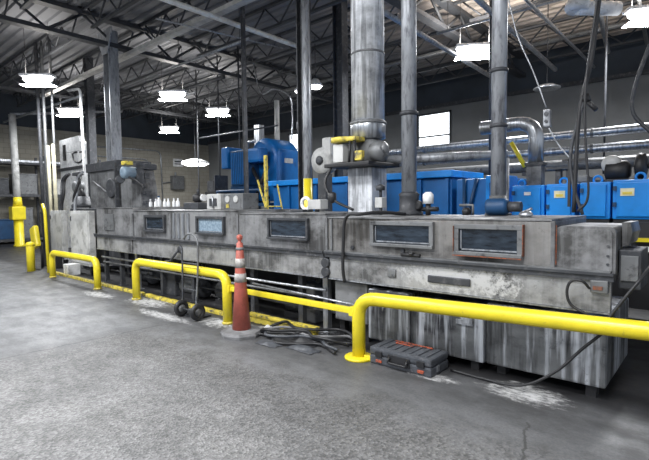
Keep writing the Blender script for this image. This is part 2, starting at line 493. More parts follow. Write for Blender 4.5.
def joist(x0, x1, y, lab):
    t = thing('roof_joist', lab, 'joist', (x0, y, 5.68), 'open web joists under the roof deck')
    MB().box(x0, x1, y - .05, y + .05, 6.19, 6.25).build('top_chord', JOIST, t)
    MB().box(x0 + .4, x1 - .4, y - .04, y + .04, 5.68, 5.73).build('bottom_chord', JOIST, t)
    mb = MB(); n = 12; d = (x1 - x0 - .4) / n
    for i in range(n):
        a, b = (6.2, 5.72) if i % 2 == 0 else (5.72, 6.2)
        mb.tube([(x0 + .2 + i * d, y, a), (x0 + .2 + (i + 1) * d, y, b)], .022, 6)
    mb.build('web', JOIST, t); return t


ORD = ['first', 'second', 'third', 'fourth', 'fifth', 'sixth', 'seventh', 'eighth', 'ninth', 'tenth']
for b, (x0, x1) in enumerate([(-22.9, -18.98), (-18.72, -12.13), (-11.87, -5.33), (-5.07, 1.52)]):
    lab = ['in the bay by the left wall', 'above the white enclosure at left', 'over the middle of the machine', 'over the right end of the machine'][b]
    proto = None
    for i in range(10):
        yy = 1.9 + 1.45 * i
        if b == 3 and yy < 3: continue
        if proto is None: proto = joist(x0, x1, yy, ORD[i] + ' open web roof joist back, ' + lab)
        else:
            c_ = copy_tree(proto); c_.location.y = yy
            c_['label'] = ORD[i] + ' open web roof joist back, ' + lab
# lighter beam and purlins along the machine direction
tag(B(-18.7, -5.35, 5.88, 6.05, 5.42, 5.51).build('roof_beam', LBEAM), 'pale grey beam running over the left stack under the roof joists', 'beam')
tag(T([(-8.0, 0.5, 5.30), (-8.0, 8.6, 5.30)], .055, 10).build('ceiling_conduit', paint('pale_conduit', (0.85, 0.8, 0.74), 0.4)), 'long pale conduit crossing the ceiling left of the yellow wrapped column', 'conduit')
tag(T([(-8.9, 5.0, 5.28), (-8.3, 8.0, 5.28)], .02, 8).build('ceiling_conduit', PIPEG), 'thin short conduit just left of the long pale ceiling conduit', 'conduit')
PL = [((-5.0, 7.0, 5.45), (1.5, 7.0, 5.45), .04, 'nearest of the dark sprinkler pipes at upper right'), ((-5.0, 7.7, 5.4), (1.5, 7.7, 5.4), .07, 'second dark pipe of the bundle at upper right'),
      ((-5.0, 8.1, 5.4), (1.5, 8.1, 5.4), .05, 'third dark pipe of the bundle at upper right'), ((-12, 11.5, 5.2), (-5.2, 11.5, 5.2), .06, 'dark pipe crossing high behind the blue blower'),
      ((-23, 9.0, 5.1), (-12, 9.0, 5.1), .05, 'dark pipe crossing above the left wall lamps'), ((-4.0, 12.6, 5.1), (1.5, 12.6, 5.1), .06, 'farthest dark pipe in front of the back wall top')]
for a, b, r, lab in PL: tag(T([(a[0], a[1], 5.52 - r), (b[0], b[1], 5.52 - r)], r, 10).build('overhead_pipe', MIDG if r > .05 else DARK), lab, 'pipe')
tag(T([(-2.85, 4.8, 5.1), (-2.85, 14.5, 5.1)], .035, 8).build('overhead_pipe', PIPEG), 'thin pale pipe running back between silver columns near ceiling', 'pipe')
tag(T([(-3.3, 6.5, 4.95), (-3.3, 12.5, 4.7)], .05, 8).build('overhead_pipe', PIPEG), 'light pipe slanting back toward the bright back window', 'pipe')
tag(T([(-4.6, 6.2, 4.8), (-4.6, 12.5, 4.6)], .05, 8).build('overhead_pipe', PIPEG), 'light pipe low between the bright chimney and next silver column', 'pipe')
tag(T([(-1.7, 7.6, 5.4), (-2.35, 13.5, 5.15)], .05, 8).build('overhead_pipe', PIPEG), 'grey pipe slanting back right of the far right duct column', 'pipe')
tag(T([(-1.2, 7.6, 5.4), (-1.55, 13.5, 5.15)], .04, 8).build('overhead_pipe', MIDG), 'dark pipe slanting back above the hanging control cord', 'pipe')

for (a, b, r, lab) in [((-11.0, 6.6, 5.05), (-7.9, 6.6, 5.05), .03, 'short grey conduit hung under the joists left of the long pale conduit'),
                      ((-4.9, 9.4, 5.15), (-2.3, 9.4, 5.15), .03, 'short grey conduit hung over the middle silver column'),
                      ((-16.5, 8.6, 5.1), (-13.0, 8.6, 5.1), .03, 'short grey conduit hung above the second row lamp')]:
    t = thing('ceiling_conduit', lab, 'conduit', a)
    T([a, b], r, 8).build('pipe', PIPEG, t)
    for f in (.1, .9): T([(a[0] + (b[0] - a[0]) * f, a[1], a[2]), (a[0] + (b[0] - a[0]) * f, a[1], 6.25)], .008, 6).build('hanger', DARK, t)

# columns ------------------------------------------------------------------
def icolumn(x, y, z0, z1, wd, dp, lab, m, web=None, gusset=False):
    t = thing('steel_column', lab, 'column', (x, y, z0))
    f = .022
    MB().box(x - wd / 2, x - wd / 2 + f, y - dp / 2, y + dp / 2, z0, z1).box(x + wd / 2 - f, x + wd / 2, y - dp / 2, y + dp / 2, z0, z1).build('flange', m, t)
    B(x - wd / 2 + f, x + wd / 2 - f, y - .012, y + .012, z0, z1).build('web', web or m, t)
    B(x - wd / 2 - .06, x + wd / 2 + .06, y - dp / 2 - .06, y + dp / 2 + .06, z0, z0 + .03).build('base_plate', m, t)
    if gusset: MB().prism([(x - .42, z1), (x + .42, z1), (x + .42, z1 - .12), (x + wd / 2, z1 - .6), (x - wd / 2, z1 - .6), (x - .42, z1 - .12)], y - dp / 2 - .02, y - dp / 2).build('gusset', m, t)
    return t


icolumn(-12.1, 5.5, 0, 5.95, .32, .26, 'light grey steel column with gusset plate behind the left hoods', PIPEG, MIDG, True)
icolumn(-15.45, 6.3, 0, 6.2, .24, .22, 'dark slim steel column left of the gusset plate column', DARK)
icolumn(-5.32, 5.6, 0, 6.2, .13, .22, 'dark steel column beside the yellow wrapped pipe', DARK)
icolumn(-6.98, 8.6, 0, 6.2, .28, .22, 'dark steel column just left of the bright chimney', DARK, DARK)
icolumn(-7.6, 6.2, 0, 6.2, .06, .08, 'thin dark post rising behind the blue blower', DARK)
t = thing('drain_pipe', 'grey round pipe with yellow painted foot beside dark column', 'pipe', (-5.08, 5.4, 0))
T([(-5.08, 5.4, 0), (-5.08, 5.4, 6.15)], .062, 16).build('pipe', PIPEG, t)
T([(-5.08, 5.4, 0.6), (-5.08, 5.4, 1.86)], .070, 16).build('yellow_sleeve', YEL, t)

# thin rods and hangers in the distance
for (x, y, z0, z1, lab) in [(-13.55, 9, 0, 5.6, 'thin hanging rod left of the wall sign'), (-12.35, 9, 2.1, 5.6, 'thin rod between wall box and blower'), (-11.3, 9, 2.9, 5.6, 'thin rod just left of the blue blower'),
                            (-3.35, 8.5, 1.9, 5.5, 'thin rod in front of the bright back window'), (-2.55, 6.6, 1.3, 5.5, 'thin dark rod right of the bright back window'), (-1.95, 11, 2, 5.4, 'thin rod over the blue switch boxes')]:
    tag(T([(x, y, z0), (x, y, 6.25)], .022, 6).build('support_rod', JOIST), lab, 'rod')
tag(T([(-13.55, 9, 3.72), (-9.6, 9.0, 3.68)], .025, 8).build('overhead_pipe', JOIST), 'thin horizontal pipe beneath the middle row of lamps', 'pipe')

# ------------------------------------------------------------------ high bay lamps
LN = ['high bay lamp at far left above the white panel', 'high bay lamp hanging on a short stem near the centre left', 'high bay lamp farther right over the blower side', 'high bay lamp nearest the left wall, small and low',
      'high bay lamp beside the slim dark column', 'large high bay lamp beside the right duct column', 'high bay lamp at the top right corner']
def lamp(x, y, z, lab, L=.82, W=.30, power=130, yaw=0.0, up=45):
    t = thing('high_bay_lamp', lab, 'lamp', (x, y, z), 'high bay lamps')
    B(x - L / 2, x + L / 2, y - W / 2, y + W / 2, z + .06, z + .12, bev=.015).build('housing', WHITE, t)
    d = MB().lathe([(.15 * L, -.13), (.36 * L, -.09), (.46 * L, -.02), (.47 * L, .05)], (x, y, z), 28)
    for v in d.bm.verts: v.co.y = y + (v.co.y - y) * W / L * 1.15
    d.build('diffuser', LAMP, t)
    MB().tube([(x - L / 2 + .1, y, z + .12), (x - L / 2 + .1, y, 6.25)], .006, 6).tube([(x + L / 2 - .1, y, z + .12), (x + L / 2 - .1, y, 6.25)], .006, 6).build('hanger', BLACK, t)
    t.rotation_euler.z = yaw
    a = area('lamp_light', (x, y, z - .16), L, power, (0.96, 0.98, 1.0), sy=W)
    a.rotation_euler = (0, 0, yaw)
    u = area('ceiling_fill_uplight', (x, y, z + .16), L * .8, up, (1.0, 0.95, 0.88), rot=(PI, 0, yaw), sy=W * .8)  # added upward light that brightens the roof deck
    return t


for i, (x, y) in enumerate(BAY):
    if i < 7: lamp(x, y, 4.8, LN[i], yaw=0.72 if i < 5 else 0.6, power=210, up=30 if i < 5 else 110)
    else:  # out-of-view lamps, added for their light
        lamp(x, y, 5.2, 'added unseen wide lamp over the aisle, ' + ['left, above the joint', 'centre, above the rough concrete', 'right, above the rough concrete', 'behind the viewpoint at centre', 'behind the viewpoint at right', 'behind the viewpoint at left'][i - 7], L=1.3, W=.9, power=190, up=15)
for (x, y, z, lab) in [(-9.62, 10, 4.8, 'small round lamp left of the yellow wrapped column, high up'), (-9.05, 10.0, 4.85, 'small round lamp right of the column beside its twin')]:
    t = thing('round_lamp', lab, 'lamp', (x, y, z))
    MB().lathe([(.05, .22), (.09, .2), (.2, .05), (.21, 0)], (x, y, z)).build('shade', WHITE, t)
    MB().lathe([(.02, -.08), (.14, -.06), (.19, 0)], (x, y, z)).build('diffuser', LAMP, t)
    T([(x, y, z + .2), (x, y, 6.25)], .012, 6).build('hanger', DARK, t)
t = thing('round_lamp', 'low wide glowing lamp hanging in front of beige left wall', 'lamp', (-18.3, 12, 3.35))
MB().lathe([(.06, .25), (.3, .2), (.62, .08), (.64, 0)], (-18.3, 12, 3.35)).build('shade', WHITE, t)
MB().lathe([(.05, -.10), (.4, -.08), (.6, 0)], (-18.3, 12, 3.35)).build('diffuser', LAMP, t)
T([(-18.3, 12, 3.6), (-18.3, 12, 6.25)], .015, 6).build('hanger', DARK, t)
t = thing('round_lamp', 'dark unlit pendant hanging high against the back wall at right', 'lamp', (-3.35, 12.0, 4.18))
MB().lathe([(.05, .12), (.16, .1), (.3, .03), (.3, 0), (.02, 0)], (-3.35, 12, 4.15)).build('shade', GALV, t)
T([(-3.35, 12, 4.26), (-3.35, 12, 6.25)], .012, 6).build('hanger', DARK, t)
# bright white duct end beside the top right lamp
t = thing('air_duct', 'white round air duct piece high at the upper right', 'duct', (-1.8, 8.9, 4.7))
T([(-1.95, 8.6, 4.62), (-1.45, 9.1, 4.62)], .11, 16).build('duct_pipe', WHITE, t)
MB().lathe([(.16, -.08), (.2, 0), (.16, .1)], (-1.95, 8.6, 4.64)).build('diffuser_cap', WHITE, t)
MB().tube([(-1.9, 8.65, 4.7), (-1.9, 8.65, 6.2)], .012, 6).tube([(-1.5, 9.05, 4.7), (-1.5, 9.05, 6.2)], .012, 6).build('hanger', DARK, t)

# ------------------------------------------------------------------ THE MACHINE
FY = 3.75; BY = 4.85
mach = thing('industrial_oven', 'long low grey dirty stainless steel processing oven behind the yellow guard rails', 'machine', (-4.8, 4.4, 0))
SEC = [(-9.10, -7.63, 1.42, OVEN), (-7.62, -4.79, 1.37, OVEN), (-4.78, -3.26, 1.335, OVEN), (-3.24, -0.99, 1.30, OVEN2)]
for (x0, x1, zt, m) in SEC:
    B(x0, x1, FY, BY, 0.92, zt, bev=.012).build('housing_section', m, mach)
    B(x0 + .005, x1 - .005, FY - .012, BY + .01, zt + .001, zt + .014).build('top_plate', OVEN, mach)
# rounded end section
eb = MB()
def rrect(x0, x1, z0, z1, r, n=6):
    P = []
    for cx, cz, a0 in ((x1 - r, z1 - r, 0), (x0 + r, z1 - r, 90)):
        for k in range(n + 1):
            a = math.radians(a0 + 90 * k / n); P.append((cx + r * math.cos(a), cz + r * math.sin(a)))
    return P + [(x0, z0), (x1, z0)]
eb.prism(rrect(-0.97, -0.58, 0.92, 1.265, .045), FY + .0, 4.42, 'XZ')
e_ = eb.build('end_section', OVEN, mach)
MB().prism(rrect(-0.94, -0.60, 0.95, 1.245, .04), FY - .012, FY - .001, 'XZ').build('cover_plate', OVEN, e_)
for z in (1.06, 1.13, 1.0): MB().lathe([(.009, -.01), (.009, 0)], (-0.625, FY - .012, z), 10, 'Y').build('bolt', DARK, e_)
# flange under the housings and skirt
for (x0, x1, m) in [(-9.1, -7.63, DARK), (-7.63, -4.79, DARK), (-4.78, -3.26, DARK), (-3.24, -0.58, DARK)]:
    MB().box(x0, x1, FY - .06, FY + .02, .885, .935).box(x0, x1, FY - .075, FY - .055, .925, .945).build('flange_strip', DARK, mach)
B(-3.24, -0.60, FY - .066, FY - .0, .945, .955).build('flange_lip', MIDG, mach)
for (x0, x1, dz) in [(-9.05, -7.65, .0), (-7.61, -4.81, .0), (-4.76, -3.28, .0), (-3.20, -0.60, .0)]:
    B(x0, x1, FY - .03, FY + .02, .66 + dz, .884, bev=.004).build('skirt_panel', SKIRT, mach)
    B(x0, x1, FY - .045, FY + .02, .648, .659).build('skirt_edge', GALV, mach)
B(-9.0, -1.0, FY + .05, BY - .1, .64, .9).build('pan', DARK, mach)
# windows
def owin(x0, x1, z0, z1, gm, fm, fw=.04):
    f = MB().box(x0 - fw, x1 + fw, FY - .04, FY - .001, z1, z1 + fw, bev=.005).box(x0 - fw, x1 + fw, FY - .055, FY - .001, z0 - fw * .8, z0, bev=.005)\
        .box(x0 - fw, x0, FY - .04, FY - .001, z0, z1).box(x1, x1 + fw, FY - .04, FY - .001, z0, z1).build('window_frame', fm, mach)
    B(x0, x1, FY - .012, FY - .002, z0, z1).build('pane', gm, f)
    MB().box(x0 + .01, x1 - .01, FY - .02, FY - .013, z0 + .01, z0 + .022).box(x0 + .01, x0 + .02, FY - .02, FY - .013, z0 + .01, z1 - .01).build('glazing_bead', GALV, f)
    return f


owin(-2.62, -2.01, 1.065, 1.24, GLASS, MIDG, .038)
f2 = owin(-1.73, -1.24, 1.035, 1.225, GLASS, MIDG, .04)
MB().box(-1.776, -1.771, FY - .05, FY - .002, 1.02, 1.25).box(-1.199, -1.194, FY - .05, FY - .002, 1.02, 1.27).box(-1.775, -1.2, FY - .062, FY - .056, .995, 1.003).build('rust_edge', RUST, f2)
owin(-4.15, -3.54, 1.065, 1.265, GLASS, DARK, .03)
owin(-5.67, -5.08, 1.075, 1.265, GLASSL, DARK, .035)
owin(-7.16, -6.60, 1.07, 1.27, GLASS, DARK, .04)
B(-8.75, -8.35, FY - .02, FY - .001, 1.02, 1.32, bev=.006).build('access_door', MIDG, mach)
for x in (-6.35, -6.22, -6.09, -5.96): B(x, x + .05, FY - .025, FY - .001, .96, 1.34, bev=.006).build('stiffener_rib', GALV, mach)
for x in (-7.63, -6.42, -4.78, -3.25, -0.985): B(x - .016, x + .016, FY - .02, FY - .001, .95, 1.3 if x > -4 else 1.33, bev=.006).build('seam_strip', HOODM, mach)
B(-3.19, -3.17, FY - .02, FY - .001, .96, 1.29).build('seam_strip', MIDG, mach)
B(-0.966, -0.96, FY - .012, FY - .001, .97, 1.27).build('seam_strip', RUST, mach)
for x in (-2.9, -2.3, -1.5): MB().lathe([(.02, -.02), (.02, 0)], (x, FY - .0, 1.0), 12, 'Y').build('bolt', DARK, mach)
MB().tube([(-2.22, FY - .05, .985), (-2.14, FY - .09, .985)], .018, 10).tube([(-2.28, FY - .07, .972), (-2.08, FY - .07, .972)], .016, 10).build('handle', BLACK, mach)
# skirt details: access pocket with crusted deposit, clamp, small latch
B(-2.02, -1.62, FY - .05, FY - .031, .735, .80, bev=.01).build('access_plate', DARK, mach)
B(-2.45, -2.36, FY - .042, FY - .031, .74, .82, bev=.01).build('access_plate', MIDG, mach)
LATCH = B(-0.72, -0.61, FY - .08, FY - .031, .80, .89, bev=.008).build('latch', MIDG, mach)
B(-0.70, -0.64, FY - .088, FY - .081, .825, .85).build('latch_wire', RUST, LATCH)
for x, z in ((-6.12, .80), (-3.245, .82), (-3.245, .72)): MB().lathe([(.05, -.06), (.06, -.04), (.06, -.031)], (x, FY, z), 14, 'Y').build('knob', DARK, mach)
T([(-6.12, FY - .07, .80), (-6.30, FY - .1, .62), (-6.5, FY - .06, .60)], .018, 8, fil=.05).build('drain_pipe', DARK, mach)
# tanks under the right half
for (x0, x1, z0, z1) in [(-1.49, -0.62, .10, .615), (-2.20, -1.51, .09, .57), (-2.70, -2.22, .09, .60)]:
    tk = B(x0, x1, FY - .02, FY + .95, z0, z1, bev=.02).build('tank', TANK, mach)
    B(x0 + .01, x1 - .01, FY - .03, FY - .02, z1 - .05, z1 - .01).build('tank_band', DARK, tk)
    MB().box(x0 + .05, x0 + .12, FY + .1, FY + .2, 0, z0).box(x1 - .14, x1 - .07, FY + .05, FY + .15, 0, z0).build('tank_foot', BLACK, tk)
tk = B(-3.19, -2.76, FY + .05, FY + .6, .20, .62, bev=.01).build('tank', HOODM, mach)
MB().box(-3.17, -3.10, FY + .1, FY + .18, 0, .2).box(-2.85, -2.78, FY + .1, FY + .18, 0, .2).build('tank_foot', BLACK, tk)
MB().tube([(-2.55, FY - .035, .47), (-2.5, FY - .05, .47), (-2.5, FY - .05, .4)], .012, 8).build('valve', GALV, mach)
MB().box(-1.75, -1.60, FY - .035, FY - .02, .40, .44).box(-1.68, -1.6, FY - .045, FY - .02, .42, .46).build('drain_fitting', GALV, mach)
# legs and undercarriage of the left half
for x in (-9.0, -8.35, -7.75, -6.9, -6.0, -4.95, -4.62, -3.75, -3.36):
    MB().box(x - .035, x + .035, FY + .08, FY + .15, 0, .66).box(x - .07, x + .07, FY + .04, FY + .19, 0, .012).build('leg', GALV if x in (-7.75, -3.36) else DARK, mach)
for (z, yy, m) in ((.50, FY + .03, GALV), (.40, FY + .06, MIDG), (.22, FY + .2, DARK)):
    T([(-9.0, yy, z), (-3.3, yy, z)], .016, 8).build('service_pipe', m, mach)
T([(-4.5, FY - .01, .46), (-2.8, FY - .01, .40)], .012, 8).build('service_pipe', GALV, mach)
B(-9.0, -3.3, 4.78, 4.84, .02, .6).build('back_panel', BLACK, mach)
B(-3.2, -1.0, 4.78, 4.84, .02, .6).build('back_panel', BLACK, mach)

# pumps and drums standing under the left half
def pump(x, y, lab, r=.16, m=MIDG, L=.42):
    t = thing('pump', lab, 'pump', (x, y, 0))
    MB().lathe([(r * .5, 0), (r, .03), (r, L * .6), (r * .92, L * .62), (r * .92, L), (r * .5, L + .02)], (x - L / 2, y, r + .06), 20, 'X').build('motor', m, t)
    B(x - L / 2, x + L / 2, y - r * .8, y + r * .8, 0, .07).build('base', BLACK, t)
    MB().lathe([(.1, 0), (.15, .03), (.15, .12), (.08, .14)], (x + L / 2 + .03, y, r + .06), 18, 'X').build('volute', DARK, t)
    T([(x + L / 2 + .1, y, r + .06), (x + L / 2 + .1, y, .55)], .03, 10).build('outlet', GALV, t)


pump(-6.35, 4.05, 'dark pump under the machine behind the hand truck', .13)
pump(-5.45, 4.1, 'grey pump under the machine left of the traffic cone', .14, MIDG)
pump(-8.1, 4.2, 'small pump under the machine behind the leftmost guard rail', .12, DARK)
pump(-4.1, 4.2, 'black pump in shadow right of the traffic cone', .13, DARK)
tag(B(-6.95, -6.62, 3.9, 4.2, 0.0, .42, bev=.02).build('metal_crate', DARK), 'grey metal box on floor under machine behind middle rail', 'box')
tag(B(-3.97, -3.72, 4.05, 4.3, 0.0, .48, bev=.02).build('metal_crate', MIDG), 'tall grey box under machine right of the cone', 'box')

# end side: small boxes at the right end of the machine
t = thing('control_box', 'dark control box on the right end of the machine', 'box', (-.49, 4.0, .8))
B(-.575, -.44, 3.84, 4.2, .82, 1.10, bev=.01).build('body', DARK, t)
B(-.56, -.455, 3.825, 3.84, .88, 1.06, bev=.004).build('cover', MIDG, t)
t = thing('end_bracket', 'grey steel bracket block above the dark control box', 'bracket', (-.5, 4.2, 1.1))
MB().prism([(-.575, 1.11), (-.53, 1.13), (-.51, 1.22), (-.525, 1.29), (-.575, 1.29)], 3.95, 4.35, 'XZ').build('plate', OVEN, t)

# ------------------------------------------------------------------ left end: loader, hoods, cabinets
t = thing('loading_station', 'dark grey loading station body at the left end of machine', 'machine', (-10.4, 4.8, 0))
B(-11.6, -9.12, 4.35, 5.35, .2, 1.42, bev=.01).build('body', DARK, t)
MB().box(-11.55, -11.45, 4.4, 4.5, 0, .2).box(-9.3, -9.2, 4.4, 4.5, 0, .2).box(-11.55, -11.45, 5.2, 5.3, 0, .2).box(-9.3, -9.2, 5.2, 5.3, 0, .2).build('leg', BLACK, t)
t = thing('exhaust_hood', 'grey steel hood with dark top band and round hatch', 'hood', (-10.6, 4.9, 1.42))
B(-11.45, -9.93, 4.6, 5.3, 1.43, 2.26, bev=.01).build('body', HOODM, t)
B(-11.52, -9.91, 4.54, 5.34, 2.262, 2.46, bev=.01).build('top_band', DARK, t)
MB().lathe([(.19, -.04), (.22, -.02), (.22, 0)], (-10.3, 4.59, 1.86), 24, 'Y').build('hatch', DARK, t)
T([(-11.2, 4.57, 2.05), (-10.5, 4.57, 1.78)], .02, 8).build('handle', MIDG, t)
B(-9.96, -9.90, 4.5, 4.58, 1.43, 2.4).build('post', DARK, t)
t = thing('exhaust_hood', 'grey steel hood with sloped right shoulder behind the motor', 'hood', (-9.2, 4.9, 1.43))
MB().prism([(-9.86, 1.44), (-8.98, 1.44), (-8.98, 1.8), (-9.1, 2.2), (-9.86, 2.2)], 4.6, 4.95, 'XZ').build('body', HOODM, t)
B(-9.9, -9.05, 4.55, 5.0, 2.21, 2.33, bev=.01).build('top_band', DARK, t)
MB().box(-8.97, -8.85, 4.62, 4.72, 2.0, 2.12).box(-8.97, -8.8, 4.62, 4.72, 1.7, 1.76).box(-8.97, -8.84, 4.62, 4.72, 1.5, 1.56).build('hinge', DARK, t)
t = thing('motor', 'grey blue motor with yellow cover on the left hood', 'motor', (-8.95, 4.35, 2.0))
MB().lathe([(.05, 0), (.11, .02), (.12, .05), (.12, .28), (.09, .31), (.05, .32)], (-8.97, 4.2, 2.12), 18, 'Y').build('motor_body', paint('blue_grey_paint', (.16, .22, .28), .5), t)
B(-9.06, -8.9, 4.24, 4.42, 2.27, 2.35, bev=.02).build('cover', YELD, t)
T([(-9.1, 4.25, 2.0), (-9.3, 4.3, 1.98)], .08, 12).build('gearbox', DARK, t)
B(-9.05, -8.85, 4.45, 4.6, 1.9, 2.2).build('bracket', DARK, t)
T(spline([(-8.85, 4.3, 2.02), (-8.6, 4.32, 1.95), (-8.45, 4.4, 1.8)]), .025, 8).build('hose', BLACK, t)

def cabinet(x0, x1, y0, y1, z0, z1, lab):
    t = thing('control_cabinet', lab, 'cabinet', ((x0 + x1) / 2, (y0 + y1) / 2, 0))
    B(x0, x1, y0, y1, z0, z1, bev=.01).build('body', CABG, t)
    d = B(x0 + .03, x1 - .03, y0 - .02, y0 - .001, z0 + .05, z1 - .05, bev=.005).build('door', CABG, t)
    B(x0 + .07, x0 + .1, y0 - .035, y0 - .02, z1 - .22, z1 - .12).build('handle', DARK, d)
    MB().box(x0 + .05, x0 + .1, y0 + .05, y0 + .1, 0, z0).box(x1 - .1, x1 - .05, y0 + .05, y0 + .1, 0, z0).box(x0 + .05, x0 + .1, y1 - .1, y1 - .05, 0, z0).box(x1 - .1, x1 - .05, y1 - .1, y1 - .05, 0, z0).build('leg', BLACK, t)
    return t


cabinet(-12.95, -12.12, 4.2, 4.30, .17, 1.37, 'light grey electrical cabinet at the extreme left end of machine')
c2 = cabinet(-10.95, -9.98, 3.95, 4.08, .2, 1.37, 'light grey electrical cabinet against the machine behind leftmost rail')
t = thing('junction_bin', 'white bin tucked on the floor under the right hand cabinet', 'bin', (-10.6, 3.75, 0))
MB().prism([(-10.62, .01), (-10.4, .01), (-10.37, .24), (-10.65, .24)], 3.66, 3.9, 'XZ').build('body', WHITE, t)
# clutter above the cabinets: cable bundles, arms
t = thing('robot_arm', 'dark jointed machine arm above the left cabinets', 'arm', (-12.6, 4.8, 0))
MB().box(-12.9, -12.3, 4.65, 5.1, 0, 1.42, bev=.02).build('pedestal', DARK, t)
MB().lathe([(.26, 0), (.26, .08), (.2, .12), (.18, .3)], (-12.6, 4.85, 1.43), 18).build('base', DARK, t)
T([(-12.6, 4.85, 1.7), (-12.85, 4.85, 2.0), (-12.45, 4.75, 2.3)], .10, 12, fil=.1, r2=.06).build('arm', BLACK, t)
MB().lathe([(.1, -.12), (.15, -.1), (.15, .1), (.1, .12)], (-12.82, 4.85, 1.98), 16, 'Y').build('joint', MIDG, t)
B(-12.8, -12.35, 4.7, 4.82, 2.26, 2.34, bev=.01).build('tool_plate', DARK, t)
T(spline([(-12.45, 4.75, 2.3), (-12.1, 4.6, 2.1), (-12.15, 4.5, 1.75), (-12.35, 4.55, 1.6)]), .035, 8).build('cable', BLACK, t)
for i, (x, lab) in enumerate([(-13.15, 'left dark rising hose bundle above the end cabinet'), (-13.0, 'middle rising hose bundle above the end cabinet'), (-12.15, 'silver right rising hose above the end cabinet')]):
    tag(T(spline([(x, 4.5, 0.9), (x - .06, 4.52, 1.5), (x + .02, 4.55, 1.8), (x - .03, 4.6, 2.15), (x + .25, 4.62, 2.3)]), .035, 10).build('hose', [DARK, BLACK, PIPEG][i]), lab, 'hose')
# white panels behind with dark markings
t = thing('white_enclosure', 'white tall machine enclosure behind the left cabinets with curved dark marks', 'machine', (-16.9, 6.4, 0))
MB().box(-18.2, -15.7, 6.3, 6.5, 0, 3.35, bev=.02).prism([(-18.2, 3.36), (-15.7, 3.36), (-15.7, 3.5), (-16.4, 3.66), (-16.5, 3.85), (-18.2, 3.85)], 6.3, 6.5, 'XZ').build('body', WHITE, t)
B(-18.25, -15.65, 6.25, 6.52, 2.74, 2.84).build('dark_band', DARK, t)
MB().box(-17.85, -17.6, 6.28, 6.299, 3.1, 3.65).build('vent', BLACK, t)
T(spline([(-17.0, 6.28, 3.30), (-16.85, 6.28, 3.05), (-16.45, 6.28, 2.95), (-16.1, 6.28, 3.05), (-15.95, 6.28, 3.27)]), .028, 8).build('cable_loop', BLACK, t)
MB().box(-16.95, -16.6, 6.28, 6.299, 3.28, 3.33).box(-16.4, -15.95, 6.28, 6.299, 3.26, 3.31).build('slot', BLACK, t)
# rising service pipes at left
SP = [(-15.05, 4.7, 6.15, .045, DARK, 'dark leftmost rising service pipe left of the white enclosure'), (-14.75, 4.75, 6.15, .035, MIDG, 'grey rising service pipe second from left'),
      (-14.4, 4.85, 6.15, .03, MIDG, 'thin grey rising service pipe beside the white enclosure'), (-15.3, 4.9, 6.15, .03, MIDG, 'thin dark rising pipe behind the other service pipes')]
for x, y, zt, r, m, lab in SP: tag(T([(x, y, 0), (x, y, zt)], r, 10).build('service_pipe', m), lab, 'pipe')
for x, lab in ((-14.45, 'cream coated lower pipe left of the white enclosure'), (-14.05, 'cream coated lower pipe nearest the white enclosure')):
    tag(T([(x, 4.72, 0), (x - .05, 4.72, 3.2)], .045, 10).build('insulated_pipe', paint('cream_lagging', (.40, .37, .26), .6)), lab, 'pipe')
tag(T([(-15.0, 5.5, 4.95), (-14.1, 5.5, 4.85), (-14.0, 5.5, 0)], .038, 12, fil=.2).build('service_pipe', WHITE), 'white pipe bending down in front of the slim dark column', 'pipe')
tag(T([(-22, 5.6, 4.9), (-14.2, 5.6, 4.7)], .035, 8).build('service_pipe', GALV), 'pale horizontal pipe running to the left wall', 'pipe')

# left far: yellow pole, shelves, boxes
t = thing('utility_post', 'grey vertical pole with a yellow box and yellow foot at far left', 'post', (-20, 5.4, 0))
T([(-20, 5.4, .9), (-20, 5.36, 4.9)], .12, 14).build('upper_pipe', CABG, t)
MB().lathe([(.2, 0), (.2, .05), (.16, .08), (.16, 1.0)], (-20, 5.4, 0), 16).build('foot', YEL, t)
B(-20.22, -19.78, 5.15, 5.6, 1.0, 1.5, bev=.04).build('box', YEL, t)
MB().lathe([(.16, 0), (.13, .35)], (-20, 5.4, 1.5), 14).build('collar', YEL, t)
tag(T([(-20, 5.3, 4.9), (-20, 9.5, 5.6)], .05, 8).build('brace_pipe', PIPEG), 'pale pipe slanting up from the top of the utility pole', 'pipe')
t = thing('storage_rack', 'dark storage rack against the left wall', 'rack', (-22, 5, 0))
MB().box(-22.6, -21.6, 2.0, 9.2, 3.22, 3.34).box(-22.6, -21.6, 2.0, 9.2, 1.9, 2.0).box(-22.6, -21.6, 2.0, 9.2, .1, .2).build('shelf', DARK, t)
mb = MB()
for yy in (2.0, 4.4, 6.8, 9.1):
    for xx in (-22.6, -21.65): mb.box(xx, xx + .08, yy, yy + .08, 0, 3.6)
mb.build('upright', DARK, t)
B(-21.62, -21.56, 2.0, 9.2, 3.30, 3.38).build('shelf_edge', GALV, t)
rr = random.Random(3)
